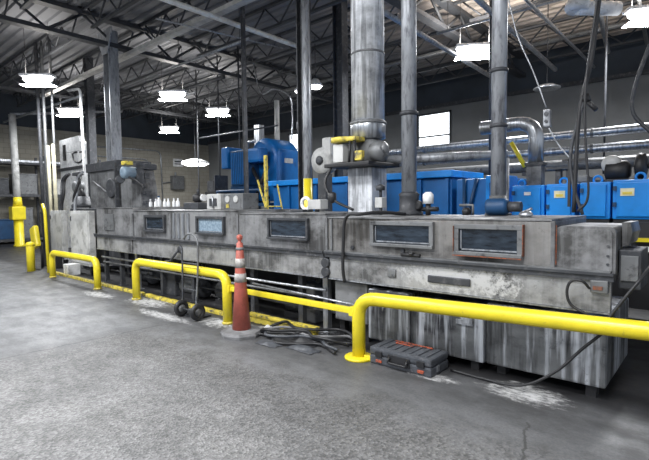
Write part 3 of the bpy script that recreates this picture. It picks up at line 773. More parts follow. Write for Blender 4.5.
for i, (yy, z, wd, h, m, nm) in enumerate([(2.3, 2.0, .8, .7, MIDG, 'grey'), (3.3, 2.0, .7, .9, HOODM, 'steel'), (5.0, 2.0, .6, .6, DARK, 'dark'), (5.8, 2.0, .8, .8, MIDG, 'grey'), (7.2, 2.0, .9, .6, CABG, 'pale'),
                                        (2.4, .2, .9, 1.1, MIDG, 'grey'), (3.6, .2, .7, .8, DARK, 'dark'), (6.9, .2, .5, 1.0, CABG, 'pale'), (7.6, .2, .6, .7, DBLUE, 'blue'), (5.9, .2, .5, 1.2, MIDG, 'tall grey'), (5.2, .2, .55, .75, DBLUE, 'small blue')]):
    place = 'middle' if z > 1 else 'bottom'
    tb = thing('storage_box', '%s box on the %s shelf of left rack, %s' % (nm, place, ['nearest the front', 'second along', 'beside the pole', 'right of the pole', 'at the far end'][min(4, int((yy - 2) / 1.35))]), 'box', (-22.1, yy, z))
    B(-22.45, -21.72, yy, yy + wd, z, z + h, bev=.02).build('body', m, tb)
    B(-22.48, -21.69, yy - .02, yy + wd + .02, z + h, z + h + .05, bev=.01).build('lid', m, tb)
# wall fittings on left wall
t = thing('wall_box', 'grey electrical box on the beige left wall', 'box', (-22.9, 13.75, 2.3))
B(-22.99, -22.7, 13.45, 14.15, 2.35, 3.1, bev=.02).build('body', MIDG, t)
T([(-22.85, 13.7, 3.1), (-22.85, 13.7, 3.3)], .05, 8).build('conduit_stub', GALV, t)
t = thing('wall_sign', 'small white notice with dark lines on the beige left wall', 'sign', (-22.95, 13.95, 3.6))
B(-22.99, -22.96, 13.66, 14.25, 3.62, 4.05).build('board', WHITE, t)
MB().box(-22.958, -22.955, 13.74, 14.16, 3.86, 3.93).box(-22.958, -22.955, 13.74, 14.1, 3.74, 3.79).build('print', BLACK, t)
tag(T([(-22.93, 9.5, 4.35), (-22.93, 12.9, 4.4), (-22.93, 12.95, 1.6)], .035, 8, fil=.35).build('wall_conduit', GALV), 'large bent conduit loop on the beige left wall', 'conduit')
tag(T([(-22.93, 9.5, 3.9), (-22.93, 12.2, 3.9), (-22.93, 12.3, 1.6)], .03, 8, fil=.3).build('wall_conduit', PIPEG), 'inner bent conduit loop on the beige left wall', 'conduit')
tag(T([(-22.93, 12.95, 2.7), (-22.9, 13.5, 2.75)], .03, 8).build('wall_conduit', MIDG), 'short conduit stub feeding the grey wall box', 'conduit')
# round bottles on the machine top
def bottle(x, y, z, lab):
    t = thing('bottle', lab, 'bottle', (x, y, z), 'white bottles on the machine top')
    MB().lathe([(.03, 0), (.035, .01), (.035, .09), (.014, .12), (.014, .135)], (x, y, z), 12).build('body', WHITE, t)
    MB().lathe([(.017, 0), (.017, .025)], (x, y, z + .135), 10).build('cap', WHITE, t)
    return t
b0 = bottle(-8.80, 4.70, 1.436, 'first small white bottle from the left in the row on the machine top')
for i in range(1, 7):
    c_ = copy_tree(b0); c_.location = (-8.80 + .17 * i, 4.70 + .02 * (i % 2), 1.436 if -8.80 + .17 * i < -7.65 else 1.386)
    c_['label'] = ORD[i] + ' small white bottle from the left in the row on the machine top'
t = thing('bottle', 'larger white jug behind the left of the bottle row', 'bottle', (-8.62, 4.78, 1.436))
MB().lathe([(.045, 0), (.05, .02), (.05, .12), (.02, .16), (.02, .19)], (-8.62, 4.78, 1.436), 14).build('body', WHITE, t)
MB().lathe([(.024, 0), (.024, .03)], (-8.62, 4.78, 1.626), 12).build('cap', DBLUE, t)

# ------------------------------------------------------------------ things on the machine top
zt2 = 1.385; zt3 = 1.35; zt4 = 1.315
t = thing('junction_box', 'pale junction box with tall vent opening on machine top', 'box', (-6.1, 4.4, zt2))
B(-6.27, -5.90, 4.3, 4.6, zt2, 1.63, bev=.01).build('body', CABG, t)
MB().box(-6.18, -6.0, 4.285, 4.299, 1.44, 1.56).build('window_plate', DARK, t)
T([(-6.08, 4.29, 1.4), (-6.08, 4.27, 1.6)], .012, 8).build('handle', GALV, t)
t = thing('junction_box', 'second pale junction box with dials, nearer the blower', 'box', (-5.6, 4.4, zt2))
B(-5.83, -5.36, 4.3, 4.6, zt2, 1.625, bev=.01).build('body', MIDG, t)
for x in (-5.72, -5.52): MB().lathe([(.05, -.015), (.055, 0)], (x, 4.3, 1.54), 14, 'Y').build('dial', CABG, t)
B(-5.75, -5.68, 4.29, 4.299, 1.41, 1.47).build('switch_plate', YELD, t)
tag(B(-7.2, -6.75, 4.45, 4.8, zt2, zt2 + .12, bev=.02).build('cast_block', DARK), 'dark low block on machine top left of the junction boxes', 'block')
t = thing('air_valve', 'dark valve assembly on top of machine beside bottles', 'valve', (-7.0, 4.7, zt2 + .12))
MB().lathe([(.05, 0), (.09, .03), (.09, .12), (.04, .15)], (-7.0, 4.62, zt2 + .122), 14).build('body', BLACK, t)
MB().lathe([(.06, 0), (.06, .05)], (-6.85, 4.62, zt2 + .20), 14, 'X').build('wheel', WHITE, t)
T([(-7.0, 4.62, zt2 + .27), (-7.0, 4.62, zt2 + .36)], .02, 8).build('stem', DARK, t)
t = thing('ring_valve', 'pale ring handled valve in front of the yellow sleeve', 'valve', (-4.1, 4.4, zt3))
MB().tube([(-4.18 + .075 * math.cos(a), 4.4, 1.46 + .075 * math.sin(a)) for a in [2 * PI * k / 20 for k in range(20)]], .022, 8, closed=True).build('ring', WHITE, t)
B(-4.10, -3.88, 4.35, 4.5, 1.385, 1.51, bev=.01).build('body', CABG, t)
T([(-4.0, 4.42, zt3), (-4.0, 4.42, 1.39)], .03, 10).build('stem', DARK, t)
B(-4.38, -4.15, 4.3, 4.5, zt3, zt3 + .035, bev=.01).build('foot', DARK, t)

# yellow post and leaning legs
tag(MB().box(-6.02, -5.96, 5.3, 5.34, 0, 2.30).build('marker_post', YELD), 'pale yellow vertical post in front of the blue blower', 'post')
t = thing('step_ladder', 'yellow slanted ladder legs behind the junction boxes', 'ladder', (-6.1, 5.35, 0))
MB().tube([(-6.42, 5.5, 1.9), (-5.55, 5.4, 0)], .016, 8).tube([(-5.9, 5.5, 1.8), (-5.45, 5.5, 0)], .014, 8).build('rail', YELD, t)
T([(-6.2, 5.45, 1.42), (-5.75, 5.45, 1.42)], .012, 8).build('rung', YELD, t)

# chimney with blower
t = thing('exhaust_chimney', 'wide bright galvanised round chimney rising from the machine', 'chimney', (-3.48, 4.8, zt4))
CX, CY = -3.325, 4.62
MB().lathe([(.20, 2.42), (.20, 6.22)], (CX, CY, 0), 28).build('duct', CHIM, t)
MB().lathe([(.203, 3.23), (.209, 3.24), (.203, 3.255)], (CX, CY, 0), 28).build('band', MIDG, t)
MB().lathe([(.17, 2.22), (.212, 2.24), (.215, 2.42), (.20, 2.45)], (CX, CY, 0), 28).build('collar', GALV, t)
MB().lathe([(.216, 2.40), (.223, 2.41), (.223, 2.43), (.216, 2.44)], (CX, CY, 0), 28).build('band', MIDG, t)
B(CX - .19, CX + .17, CY - .17, CY + .15, 1.34, 1.88, bev=.012).build('lower_duct', CHIM, t)
B(CX - .24, CX + .22, CY - .23, CY + .2, 1.316, 1.34).build('base_flange', MIDG, t)
t = thing('chimney_fan', 'fan unit with yellow belt guard strapped around the chimney foot', 'fan', (-3.3, 4.4, 1.88))
B(-3.68, -3.02, 4.2, 4.85, 1.885, 1.93, bev=.01).build('base_plate', BLACK, t)
MB().lathe([(.14, 0), (.18, .02), (.19, .24), (.12, .28)], (CX + .05, CY - .02, 1.935), 20).build('fan_body', MIDG, t)
B(-3.56, -3.41, 4.23, 4.38, 1.94, 2.15, bev=.01).build('motor_box', CABG, t)
MB().lathe([(.10, 0), (.15, .01), (.15, .06), (.1, .07)], (-3.47, 4.32, 2.17), 20).box(-3.47, -3.22, 4.22, 4.42, 2.175, 2.23, bev=.02).build('belt_guard', YELD, t)
MB().lathe([(.05, 0), (.1, .02), (.11, .16), (.05, .2)], (-3.08, 4.35, 2.04), 16, 'X').build('motor', MIDG, t)
MB().lathe([(.05, -.04), (.07, 0), (.07, .04), (.03, .06)], (-2.93, 4.35, 2.06), 14, 'X').build('fan_cap', HOODM, t)
B(-3.20, -3.10, 4.18, 4.24, 1.94, 2.05, bev=.01).build('warning_cover', YELD, t)
MB().tube([(-3.25, 4.25, 1.93), (-3.25, 4.25, 2.17)], .02, 8).tube([(-3.32, 4.23, 1.93), (-3.30, 4.23, 2.17)], .015, 8).build('strut', BLACK, t)
T(spline([(-3.6, 4.25, 1.9), (-3.62, 4.15, 1.7), (-3.45, 4.1, 1.5), (-3.2, 4.15, 1.38)]), .016, 8).build('cable', BLACK, t)
MB().lathe([(.02, -.06), (.05, -.03), (.05, .05), (.02, .07)], (-3.47, 4.1, 1.52), 12).build('valve', BLACK, t)
tag(MB().tube([(-3.22, 4.78, 1.98), (-2.0, 5.6, 2.02)], .055, 14).tube([(-2.0, 5.6, 2.0), (-2.0, 5.6, 0)], .03, 10).build('cross_duct', PIPEG), 'pale horizontal duct from the chimney fan to the next column', 'duct')
t = thing('fan_housing', 'pale grey curved fan housing left of the chimney', 'fan', (-4.4, 5.4, 1.4))
MB().lathe([(.1, -.12), (.20, -.1), (.22, 0), (.20, .1), (.1, .12)], (-4.80, 5.5, 2.13), 22, 'Y').box(-4.78, -4.6, 5.40, 5.60, 2.15, 2.48, bev=.04).build('shell', CABG, t)
MB().lathe([(.03, -.16), (.07, -.14), (.07, -.12)], (-4.80, 5.5, 2.13), 12, 'Y').build('hub', DARK, t)
B(-4.88, -4.72, 5.42, 5.58, 0, 1.93).build('stand', DARK, t)

# second and third duct columns
t = thing('exhaust_pipe', 'grey round exhaust pipe right of the bright chimney', 'pipe', (-2.78, 4.7, zt4))
T([(-2.73, 4.58, 1.55), (-2.73, 4.58, 6.2)], .085, 20).build('pipe', PIPEG, t)
MB().lathe([(.09, 2.43), (.105, 2.44), (.105, 2.47), (.09, 2.48)], (-2.73, 4.58, 0), 20).build('coupling', DARK, t)
MB().lathe([(.16, zt4), (.16, zt4 + .03), (.11, zt4 + .05), (.11, 1.52), (.12, 1.55), (.08, 1.58)], (-2.73, 4.58, 0), 20).build('damper', DARK, t)
t = thing('exhaust_pipe', 'tall grey round exhaust pipe with dark clamps left of the silver elbow duct', 'pipe', (-1.93, 5.0, zt4))
PX, PY = -1.77, 4.72
T([(PX, PY, zt4), (PX, PY, 6.2)], .075, 20).build('pipe', PIPEG, t)
for z in (2.2, 2.75): MB().lathe([(.078, z), (.088, z + .01), (.088, z + .03), (.078, z + .04)], (PX, PY, 0), 20).build('clamp', DARK, t)
MB().lathe([(.13, zt4), (.13, zt4 + .02), (.085, zt4 + .03), (.085, zt4 + .2)], (PX, PY, 0), 20).build('base_flange', MIDG, t)

# gauges, valves near the second pipe
t = thing('gas_valve', 'pale gas valve block left of the second pipe foot', 'valve', (-3.05, 4.6, zt4))
B(-3.08, -2.98, 4.4, 4.5, 1.40, 1.52, bev=.01).build('body', CABG, t)
MB().tube([(-3.03, 4.45, zt4), (-3.03, 4.45, 1.4)], .02, 8).tube([(-3.03, 4.45, 1.52), (-3.03, 4.45, 1.62)], .018, 8).build('stem', DARK, t)
MB().lathe([(.05, 0), (.05, .05), (.02, .07)], (-3.03, 4.45, 1.60), 12).build('cap', DARK, t)
t = thing('gas_valve', 'white capped regulator right of the second pipe foot', 'valve', (-2.5, 4.6, zt4))
MB().lathe([(.06, 0), (.06, .1), (.03, .13)], (-2.5, 4.6, 1.44), 14).build('body', WHITE, t)
MB().tube([(-2.5, 4.6, zt4), (-2.5, 4.6, 1.44)], .03, 8).tube([(-2.62, 4.6, 1.38), (-2.38, 4.6, 1.38)], .025, 8).build('stem', BLACK, t)
MB().lathe([(.04, 0), (.06, .02), (.06, .05), (.03, .06)], (-2.62, 4.55, 1.42), 12, 'Y').build('dial', BLACK, t)
t = thing('gas_valve', 'small dark valve on machine edge left of blue motor', 'valve', (-2.1, 4.7, zt4))
MB().lathe([(.045, 0), (.05, .05), (.02, .08)], (-2.12, 4.75, zt4), 12).build('body', BLACK, t)
MB().tube([(-2.05, 4.75, zt4), (-2.05, 4.75, 1.42), (-2.2, 4.75, 1.42)], .015, 8).build('pipe', MIDG, t)
t = thing('motor', 'small dark blue motor lying on the machine top', 'motor', (-1.7, 4.65, zt4))
MB().lathe([(.03, 0), (.08, .02), (.085, .05), (.085, .2), (.06, .23)], (-1.85, 4.6, zt4 + .087), 18, 'X').build('motor_body', DBLUE, t)
T([(-1.62, 4.6, zt4 + .087), (-1.50, 4.6, zt4 + .087)], .05, 12).build('coupling', DARK, t)
t = thing('round_vent', 'small silver domed fitting on the machine top edge', 'fitting', (-1.33, 4.3, zt4))
MB().lathe([(.04, 0), (.06, .01), (.06, .025), (.045, .045), (.015, .06)], (-1.33, 4.2, zt4), 16).build('dome', GALV, t)
T([(-1.33, 4.2, zt4 + .05), (-1.28, 4.2, zt4 + .075)], .012, 8).build('lever', GALV, t)

# ------------------------------------------------------------------ blue machines behind
t = thing('blue_tank', 'long blue steel tank with overhanging lid behind the machine', 'machine', (-5.4, 7.4, 0))
B(-7.7, -3.40, 7.05, 8.2, .35, 1.86, bev=.02).build('body', BLUE, t)
B(-7.8, -3.36, 6.95, 8.25, 1.865, 1.98, bev=.015).build('lid', BLUEB, t)
for x in (-7.2, -6.4, -5.6, -4.8, -4.0, -3.5): B(x, x + .06, 7.0, 7.049, .4, 1.85).build('stiffener', BLUE, t)
mb = MB()
for x in (-7.5, -5.4, -3.6): mb.box(x, x + .12, 7.2, 7.32, 0, .35).box(x, x + .12, 8.0, 8.12, 0, .35)
mb.build('foot', BLACK, t)
MB().lathe([(.04, -.02), (.04, 0)], (-5.02, 7.05, 1.62), 12, 'Y').build('knob', WHITE, t)
t = thing('blue_drive_unit', 'darker blue braced unit right of the long blue tank', 'machine', (-2.8, 7, 0))
MB().box(-3.3, -2.45, 7.0, 7.9, .1, 1.82, bev=.02).build('body', BLUE, t)
MB().tube([(-3.12, 6.97, 1.1), (-2.95, 6.97, 1.82)], .03, 8).tube([(-3.15, 6.97, 1.82), (-3.15, 6.97, .4)], .03, 8).build('brace', DBLUE, t)
MB().box(-3.1, -3.0, 7.1, 7.2, 0, .1).box(-2.65, -2.55, 7.1, 7.2, 0, .1).build('foot', BLACK, t)

t = thing('blue_blower', 'large blue industrial blower with rounded drum and dark louvred box', 'blower', (-9.2, 8.2, 0))
MB().lathe([(.30, 0), (.50, .02), (.54, .07), (.54, .78), (.50, .84), (.3, .86)], (-9.02, 7.9, 2.62), 32, 'Y').build('drum', BLUE, t)
MB().lathe([(.10, -.10), (.16, -.08), (.16, .0)], (-9.02, 7.9, 2.62), 20, 'Y').build('bearing', DBLUE, t)
B(-9.5, -8.5, 7.92, 8.75, 1.55, 2.55, bev=.02).build('lower_casing', BLUE, t)
B(-8.70, -8.42, 7.95, 8.7, 1.98, 2.85, bev=.08).build('side_casing', BLUE, t)
MB().box(-8.415, -8.41, 8.1, 8.4, 2.5, 2.62).build('label_plate', CABG, t)
fb = B(-9.82, -9.16, 7.5, 8.3, 1.95, 2.86, bev=.03).build('filter_box', DBLUE, t)
for k in range(8): B(-9.78 + k * .075, -9.75 + k * .075, 7.485, 7.499, 2.0, 2.8).build('louvre', BLUE, fb)
B(-9.14, -8.62, 7.45, 7.75, 2.50, 2.86, bev=.07).build('motor_cover', BLUE, t)
B(-10.22, -9.95, 7.5, 8.0, 2.42, 2.98, bev=.03).build('end_box', BLUE, t)
B(-9.95, -9.82, 7.6, 7.9, 2.5, 2.6).build('bracket', DBLUE, t)
MB().tube([(-9.2, 7.7, 2.4), (-8.6, 7.7, 1.6)], .05, 8).tube([(-8.6, 7.7, 2.4), (-9.1, 7.7, 1.6)], .05, 8).build('brace', BLACK, t)
MB().box(-10.3, -8.2, 7.45, 8.9, 1.42, 1.5).build('stand', DBLUE, t)
MB().box(-10.3, -10.18, 7.5, 7.62, 0, 1.42).box(-8.35, -8.23, 7.5, 7.62, 0, 1.42).box(-10.3, -10.18, 8.7, 8.82, 0, 1.42).box(-8.35, -8.23, 8.7, 8.82, 0, 1.42).build('leg', DBLUE, t)
B(-9.9, -9.2, 7.55, 8.3, 1.5, 1.95).build('pedestal', DBLUE, t)
MB().tube([(-10.3, 7.4, 1.5), (-10.3, 7.4, 1.82), (-8.6, 7.4, 1.82), (-8.2, 7.4, 1.45)], .035, 8).build('hand_rail', DBLUE, t)
MB().tube([(-9.6, 7.9, 2.86), (-9.6, 7.9, 3.1), (-9.3, 7.9, 3.12)], .05, 8).build('vent_elbow', GALV, t)
B(-11.3, -10.6, 7.7, 8.3, 1.76, 1.84).build('shelf', BLACK, t)
MB().box(-11.25, -10.95, 7.75, 8.2, 1.845, 2.15).box(-10.93, -10.88, 7.75, 8.2, 1.845, 2.3).build('gear', DARK, t)
B(-11.25, -11.1, 7.8, 7.95, 0, 1.76).build('post', BLACK, t)
tag(B(-10.62, -10.40, 9.0, 9.2, 0, 3.80).build('vent_stack', GALV), 'short square pale stub stack behind the blue blower', 'stack')
tag(T([(-10.05, 9.4, 0), (-10.05, 9.4, 4.5)], .075, 12).build('vent_stack', CABG), 'slim white vertical vent pipe behind the blue blower', 'stack')
t = thing('overhead_cable', 'looping pale cable tray right of the white vent pipe', 'cable', (-8.8, 9.8, 3))
MB().tube(spline([(-11.6, 9.8, 6.2), (-11.2, 9.8, 5.0), (-10.6, 9.8, 5.0), (-9.95, 9.8, 4.7), (-9.8, 9.8, 4.1), (-9.85, 9.8, 3.4)]), .022, 8).build('loop', GALV, t)
MB().tube(spline([(-9.5, 9.8, 6.2), (-9.6, 9.8, 5.4), (-9.4, 9.8, 4.3), (-9.6, 9.8, 3.8), (-9.4, 9.8, 3.2)]), .03, 8).build('drop', GALV, t)

def bluebox(x0, x1, zt, lab, labels, eye=None):
    t = thing('switch_cabinet', lab, 'cabinet', ((x0 + x1) / 2, 6.2, 0))
    B(x0, x1, 6.05, 6.9, 1.24, zt, bev=.015).build('body', BLUEB, t)
    B(x0 + .01, x1 - .01, 6.07, 6.9, .25, 1.24).build('plinth', BLACK, t)
    dd = B(x0 + .04, x1 - .04, 6.02, 6.049, 1.27, zt - .03, bev=.008).build('door', BLUEB, t)
    for (lx, lz, lw, lh, m) in labels:
        lp = B(lx, lx + lw, 6.004 if m is LYEL else 6.010, 6.019, lz, lz + lh).build('label_plate', m, dd)
    for z in (zt - .12, zt - .3): B(x0 + .01, x0 + .045, 6.0, 6.02, z, z + .05).build('hinge', DBLUE, dd)
    MB().tube([((eye or (x0 + x1) / 2) + .045 * math.cos(a), 6.2, zt + .03 + .045 * math.sin(a)) for a in [2 * PI * k / 14 for k in range(14)]], .014, 6, closed=True).build('lifting_eye', BLUEB, t)
    MB().box(x0 + .03, x0 + .1, 6.1, 6.2, 0, .25).box(x1 - .1, x1 - .03, 6.1, 6.2, 0, .25).build('foot', BLACK, t)
    return t


bluebox(-2.09, -1.70, 1.655, 'bright blue cabinet with small white label by the silver elbow duct', [(-1.93, 1.53, .08, .04, WHITE)], eye=-2.02)
bluebox(-1.68, -1.36, 1.66, 'bright blue cabinet with yellow label left of hanging cables', [(-1.58, 1.49, .12, .085, PAPER), (-1.56, 1.505, .08, .03, LYEL)])
bluebox(-1.31, -1.00, 1.665, 'bright blue cabinet without label right of hanging cables', [])
bluebox(-0.98, -0.50, 1.68, 'bright blue cabinet with yellow label at the right edge', [(-0.90, 1.50, .13, .085, PAPER), (-.88, 1.515, .09, .03, LYEL)])
t = thing('switch_cabinet', 'bright blue machine flank running out at right edge', 'cabinet', (0, 6.4, 0))
B(-0.48, 1.2, 6.1, 6.9, 1.24, 1.70, bev=.015).build('body', BLUEB, t)
B(-0.47, 1.19, 6.12, 6.9, .25, 1.24).build('plinth', BLACK, t)
MB().box(-.45, -.35, 6.15, 6.25, 0, .25).box(1.0, 1.1, 6.15, 6.25, 0, .25).build('foot', BLACK, t)
t = thing('conveyor_rail', 'yellow and pale rails in front of the blue machine flank', 'rail', (0, 5.8, 0))
B(-.75, 1.2, 5.7, 5.76, 1.02, 1.06).build('yellow_rail', YEL, t)
B(-.75, 1.2, 5.7, 5.76, .92, .97).build('pale_rail', WHITE, t)
B(-.75, 1.2, 5.80, 5.85, .3, 1.22).build('back_sheet', BLACK, t)
MB().box(-.2, -.14, 5.7, 5.8, 0, .92).box(1.0, 1.06, 5.7, 5.8, 0, .92).build('leg', BLACK, t)
t = thing('blue_post_guard', 'narrow blue upright housing left of the blue cabinets', 'housing', (-2.3, 6.2, 0))
B(-2.42, -2.17, 6.0, 6.5, 0, 1.80, bev=.02).build('body', BLUEB, t)
B(-2.36, -2.22, 5.97, 5.999, 1.2, 1.7).build('panel', BLUE, t)
# black motor on the blue cabinets
t = thing('motor', 'black electric motor with pale round cap on the blue cabinets', 'motor', (-1.0, 6.5, 1.69))
MB().lathe([(.06, 0), (.12, .02), (.12, .22), (.07, .26)], (-1.12, 6.4, 1.80), 18, 'X').build('motor_body', BLACK, t)
MB().lathe([(.04, -.04), (.10, -.02), (.11, .04), (.04, .06)], (-1.05, 6.35, 1.88), 18, 'Y').build('cap', CABG, t)
MB().lathe([(.08, 0), (.15, .02), (.15, .1), (.08, .12)], (-0.82, 6.4, 1.84), 18, 'X').build('pulley', BLACK, t)
B(-1.2, -.75, 6.3, 6.6, 1.665, 1.70).build('base', DARK, t)
T(spline([(-.7, 6.4, 1.82), (-.55, 6.4, 1.95), (-.48, 6.4, 1.75)]), .03, 8).build('hose', BLACK, t)
t = thing('damper', 'dark damper bracket on blue cabinets under the silver elbow', 'bracket', (-1.5, 6.1, 1.67))
MB().box(-1.72, -1.46, 6.15, 6.35, 1.84, 1.87).box(-1.62, -1.56, 6.2, 6.3, 1.66, 1.84).box(-1.5, -1.46, 6.2, 6.3, 1.66, 1.84).build('frame', DARK, t)
tag(MB().box(-1.40, -1.28, 6.3, 6.6, 1.67, 1.76, bev=.02).build('small_casting', MIDG), 'small grey casting standing on the blue cabinets', 'fitting')

# silver elbow duct
t = thing('elbow_duct', 'shiny silver duct bending down behind the tall grey pipe', 'duct', (-1.9, 6.3, 1.66))
T([(-2.60, 6.3, 2.473), (-1.88, 6.3, 2.473), (-1.88, 6.3, 1.95)], .092, 20, fil=.24).build('duct', GALV, t)
B(-1.99, -1.77, 6.2, 6.4, 1.91, 1.95).build('flange', DARK, t)
B(-1.97, -1.79, 6.22, 6.38, 1.657, 1.91).build('lower_box', HOODM, t)
for (z, lab) in ((2.61, 'upper of the two shiny insulated pipes across back wall'), (2.34, 'lower of the two shiny insulated pipes across back wall')):
    t = thing('insulated_pipe', lab, 'pipe', (-2, 9, z))
    T([(-6.3, 9.0, z), (2.0, 9.0, z)], .075, 16).build('pipe', GALV, t)
    mb = MB()
    for x in (-5, -3.4, -1.8, -.2): mb.lathe([(.08, 0), (.084, .01), (.084, .04), (.08, .05)], (x, 9.0, z), 16, 'X')
    mb.build('joint_band', MIDG, t)
tag(T([(-6.3, 9.15, 2.10), (2, 9.15, 2.10)], .10, 12).build('insulated_pipe', MIDG), 'dull dark pipe lowest under the shiny pair', 'pipe')
t = thing('pipe_rack', 'dark stand carrying the insulated pipes', 'rack', (-3, 9.3, 0))
mb = MB()
for x in (-5.6, -2.9, -.4): mb.box(x, x + .07, 9.26, 9.33, 0, 2.75).box(x, x + .07, 8.9, 9.33, 1.93, 2.0)
mb.build('frame', DARK, t)
t = thing('warning_pole', 'tilted yellow tube on a dark post right of the tall grey pipe', 'tube', (-2.13, 6.7, 0))
T([(-2.42, 6.95, 2.32), (-2.22, 6.95, 1.95)], .032, 10).build('tube', YEL, t)
T([(-2.22, 6.95, 1.96), (-2.13, 6.95, 1.8), (-2.13, 6.95, 0)], .022, 8).build('post', DARK, t)
tag(T([(-.6, 8.5, 1.9), (-.6, 8.5, 5.5)], .02, 8).build('support_rod', DARK), 'thin dark rod near the right edge of the picture', 'rod')
tag(T(spline([(-.66, 6.0, 3.1), (-.78, 6.0, 2.7), (-.8, 6.0, 2.4), (-.62, 6.0, 2.15)]), .02, 8).build('hose', DARK), 'curved dark hose hanging at the right edge', 'hose')

# hanging cables and control rope
t = thing('cable_bundle', 'thick dark cable bundle hanging from the ceiling at right', 'cable', (-.95, 4.5, zt4))
T(spline([(-.78, 4.5, 5.2), (-.83, 4.5, 3.6), (-.90, 4.5, 2.7), (-.99, 4.5, 2.2), (-1.02, 4.5, 1.35)]), .018, 8).build('cable', BLACK, t)
T(spline([(-.78, 4.47, 5.2), (-.845, 4.47, 3.4), (-.93, 4.45, 2.5), (-.93, 4.45, 2.0), (-.90, 4.45, 1.5), (-.98, 4.45, 1.36)]), .010, 8).build('cable', BLACK, t)
T(spline([(-.96, 4.5, 2.3), (-1.05, 4.5, 1.9), (-1.03, 4.5, 1.6), (-.95, 4.5, 1.33)]), .014, 8).build('cable', DARK, t)
MB().tube([(-.93, 4.5, 2.3), (-.86, 4.5, 2.22)], .02, 8).tube([(-.95, 4.5, 2.36), (-.93, 4.5, 2.3)], .03, 8).build('clamp', BLACK, t)
MB().box(-1.12, -.92, 4.49, 4.52, 1.80, 1.82).box(-1.07, -1.05, 4.49, 4.52, 1.4, 1.82).build('bracket', BLACK, t)
t = thing('pendant_control', 'white hanging control pendant on a pale cord', 'control', (-1.25, 4.5, 2.1))
T(spline([(-1.64, 4.5, 3.5), (-1.52, 4.5, 3.0), (-1.38, 4.5, 2.65), (-1.26, 4.5, 2.3)]), .006, 8).build('cord', PIPEG, t)
MB().box(-1.28, -1.22, 4.47, 4.53, 2.12, 2.28, bev=.015).build('handset', PIPEG, t)
MB().lathe([(.015, -.01), (.015, 0)], (-1.25, 4.47, 2.17), 10, 'Y').lathe([(.02, -.01), (.02, 0)], (-1.25, 4.47, 2.235), 10, 'Y').build('button', DARK, t)
T(spline([(-1.24, 4.5, 2.12), (-1.15, 4.5, 1.95), (-1.05, 4.5, 1.82)]), .006, 8).build('cord', PIPEG, t)
T([(-1.64, 4.5, 3.5), (-1.80, 4.5, 5.3)], .006, 8).build('cord', PIPEG, t)

# ------------------------------------------------------------------ guard rails
RY = 3.40; PR = .058
def rail(x0, x1, z, lab, cat='guard rail', foot=True, name='guard_rail'):
    t = thing(name, lab, cat, (x0, RY, 0))
    T([(x0, RY, 0.0), (x0, RY, z), (x1, RY, z), (x1, RY, 0.0)], PR, 20, fil=.17).build('pipe', YEL, t)
    for x in (x0, x1): MB().lathe([(PR + .012, 0), (PR + .012, .02), (PR, .03)], (x, RY, 0), 20).build('weld_ring', YELD, t)
    return t


rail(-10.50, -8.32, .52, 'yellow tubular guard rail farthest left in front of the cabinets')
rail(-6.90, -4.58, .60, 'yellow tubular guard rail in the middle with the hand truck leaning on it')
t = thing('guard_rail', 'large yellow tubular guard rail nearest the camera, with round foot plate', 'guard rail', (-2.55, RY, 0))
T([(-2.57, RY, 0.0), (-2.57, RY, .575), (.75, 3.62, .63), (.75, 3.62, 0)], PR + .004, 24, fil=.19).build('pipe', YEL, t)
MB().lathe([(.135, 0), (.135, .018), (.125, .024), (.064, .028)], (-2.57, RY, 0), 28).lathe([(.135, 0), (.135, .018), (.064, .028)], (.75, 3.62, 0), 28).build('foot_plate', YEL, t)
MB().box(-2.5, -2.40, RY - .02, RY + .02, .0, .05, bev=.01).build('cleat', YEL, t)
t = thing('low_rail', 'thin low yellow rail joining the cone side rail to the near rail', 'guard rail', (-4.5, RY + .02, .4))
MB().box(-4.52, -2.64, RY - .005, RY + .045, .405, .465, bev=.012).build('bar', YEL, t)
for x in (-4.57, -2.67): B(x, x + .06, RY - .03, RY + .06, .39, .48, bev=.01).build('clamp', YEL, t)
t = thing('bollard', 'short yellow bollard with domed cap at far left', 'bollard', (-11.95, 3.43, 0))
MB().lathe([(.085, 0), (.085, .58), (.075, .60)], (-11.95, 3.43, 0), 18).build('pipe', YEL, t)
MB().lathe([(.09, .58), (.095, .62), (.07, .66), (.02, .675)], (-11.95, 3.43, 0), 18).build('cap', YEL, t)
t = thing('guard_plate', 'tilted yellow guard plate leaning by the bollard', 'guard', (-12.3, 3.8, 0))
B(-12.60, -12.25, 3.62, 3.74, .48, 1.0, bev=.05, rot=Matrix.Rotation(math.radians(-18), 3, 'Y')).build('plate', YEL, t)
T([(-12.4, 3.8, 0), (-12.4, 3.8, .62)], .03, 8).build('stand', BLACK, t)
tag(T([(-11.35, 3.6, 0), (-11.42, 3.6, 1.35), (-11.62, 3.62, 1.52)], .035, 12, fil=.08).build('yellow_pole', YEL), 'tall slender bent yellow pole beside the end cabinet', 'pole')
tag(B(-12.8, -11.95, 3.95, 4.1, 0, .32, bev=.01).build('floor_box', BLACK), 'black low box on the floor behind the bollard', 'box')
# floor cable guards / curbs
for (x0, x1, y, h, lab) in [(-11.3, -7.1, 3.62, .05, 'dirty yellow floor strip behind the leftmost rail'), (-7.0, -4.9, 3.62, .05, 'dirty yellow floor strip behind the hand truck'),
                        (-4.55, -3.35, 3.66, .06, 'dirty yellow floor channel, nearer of the pair right of the cone'), (-4.65, -3.45, 3.80, .06, 'dirty yellow floor channel, farther of the pair right of the cone')]:
    tag(MB().box(x0, x1, y - .035, y + .035, 0, h, bev=.008).build('floor_channel', YELD), lab, 'floor strip')

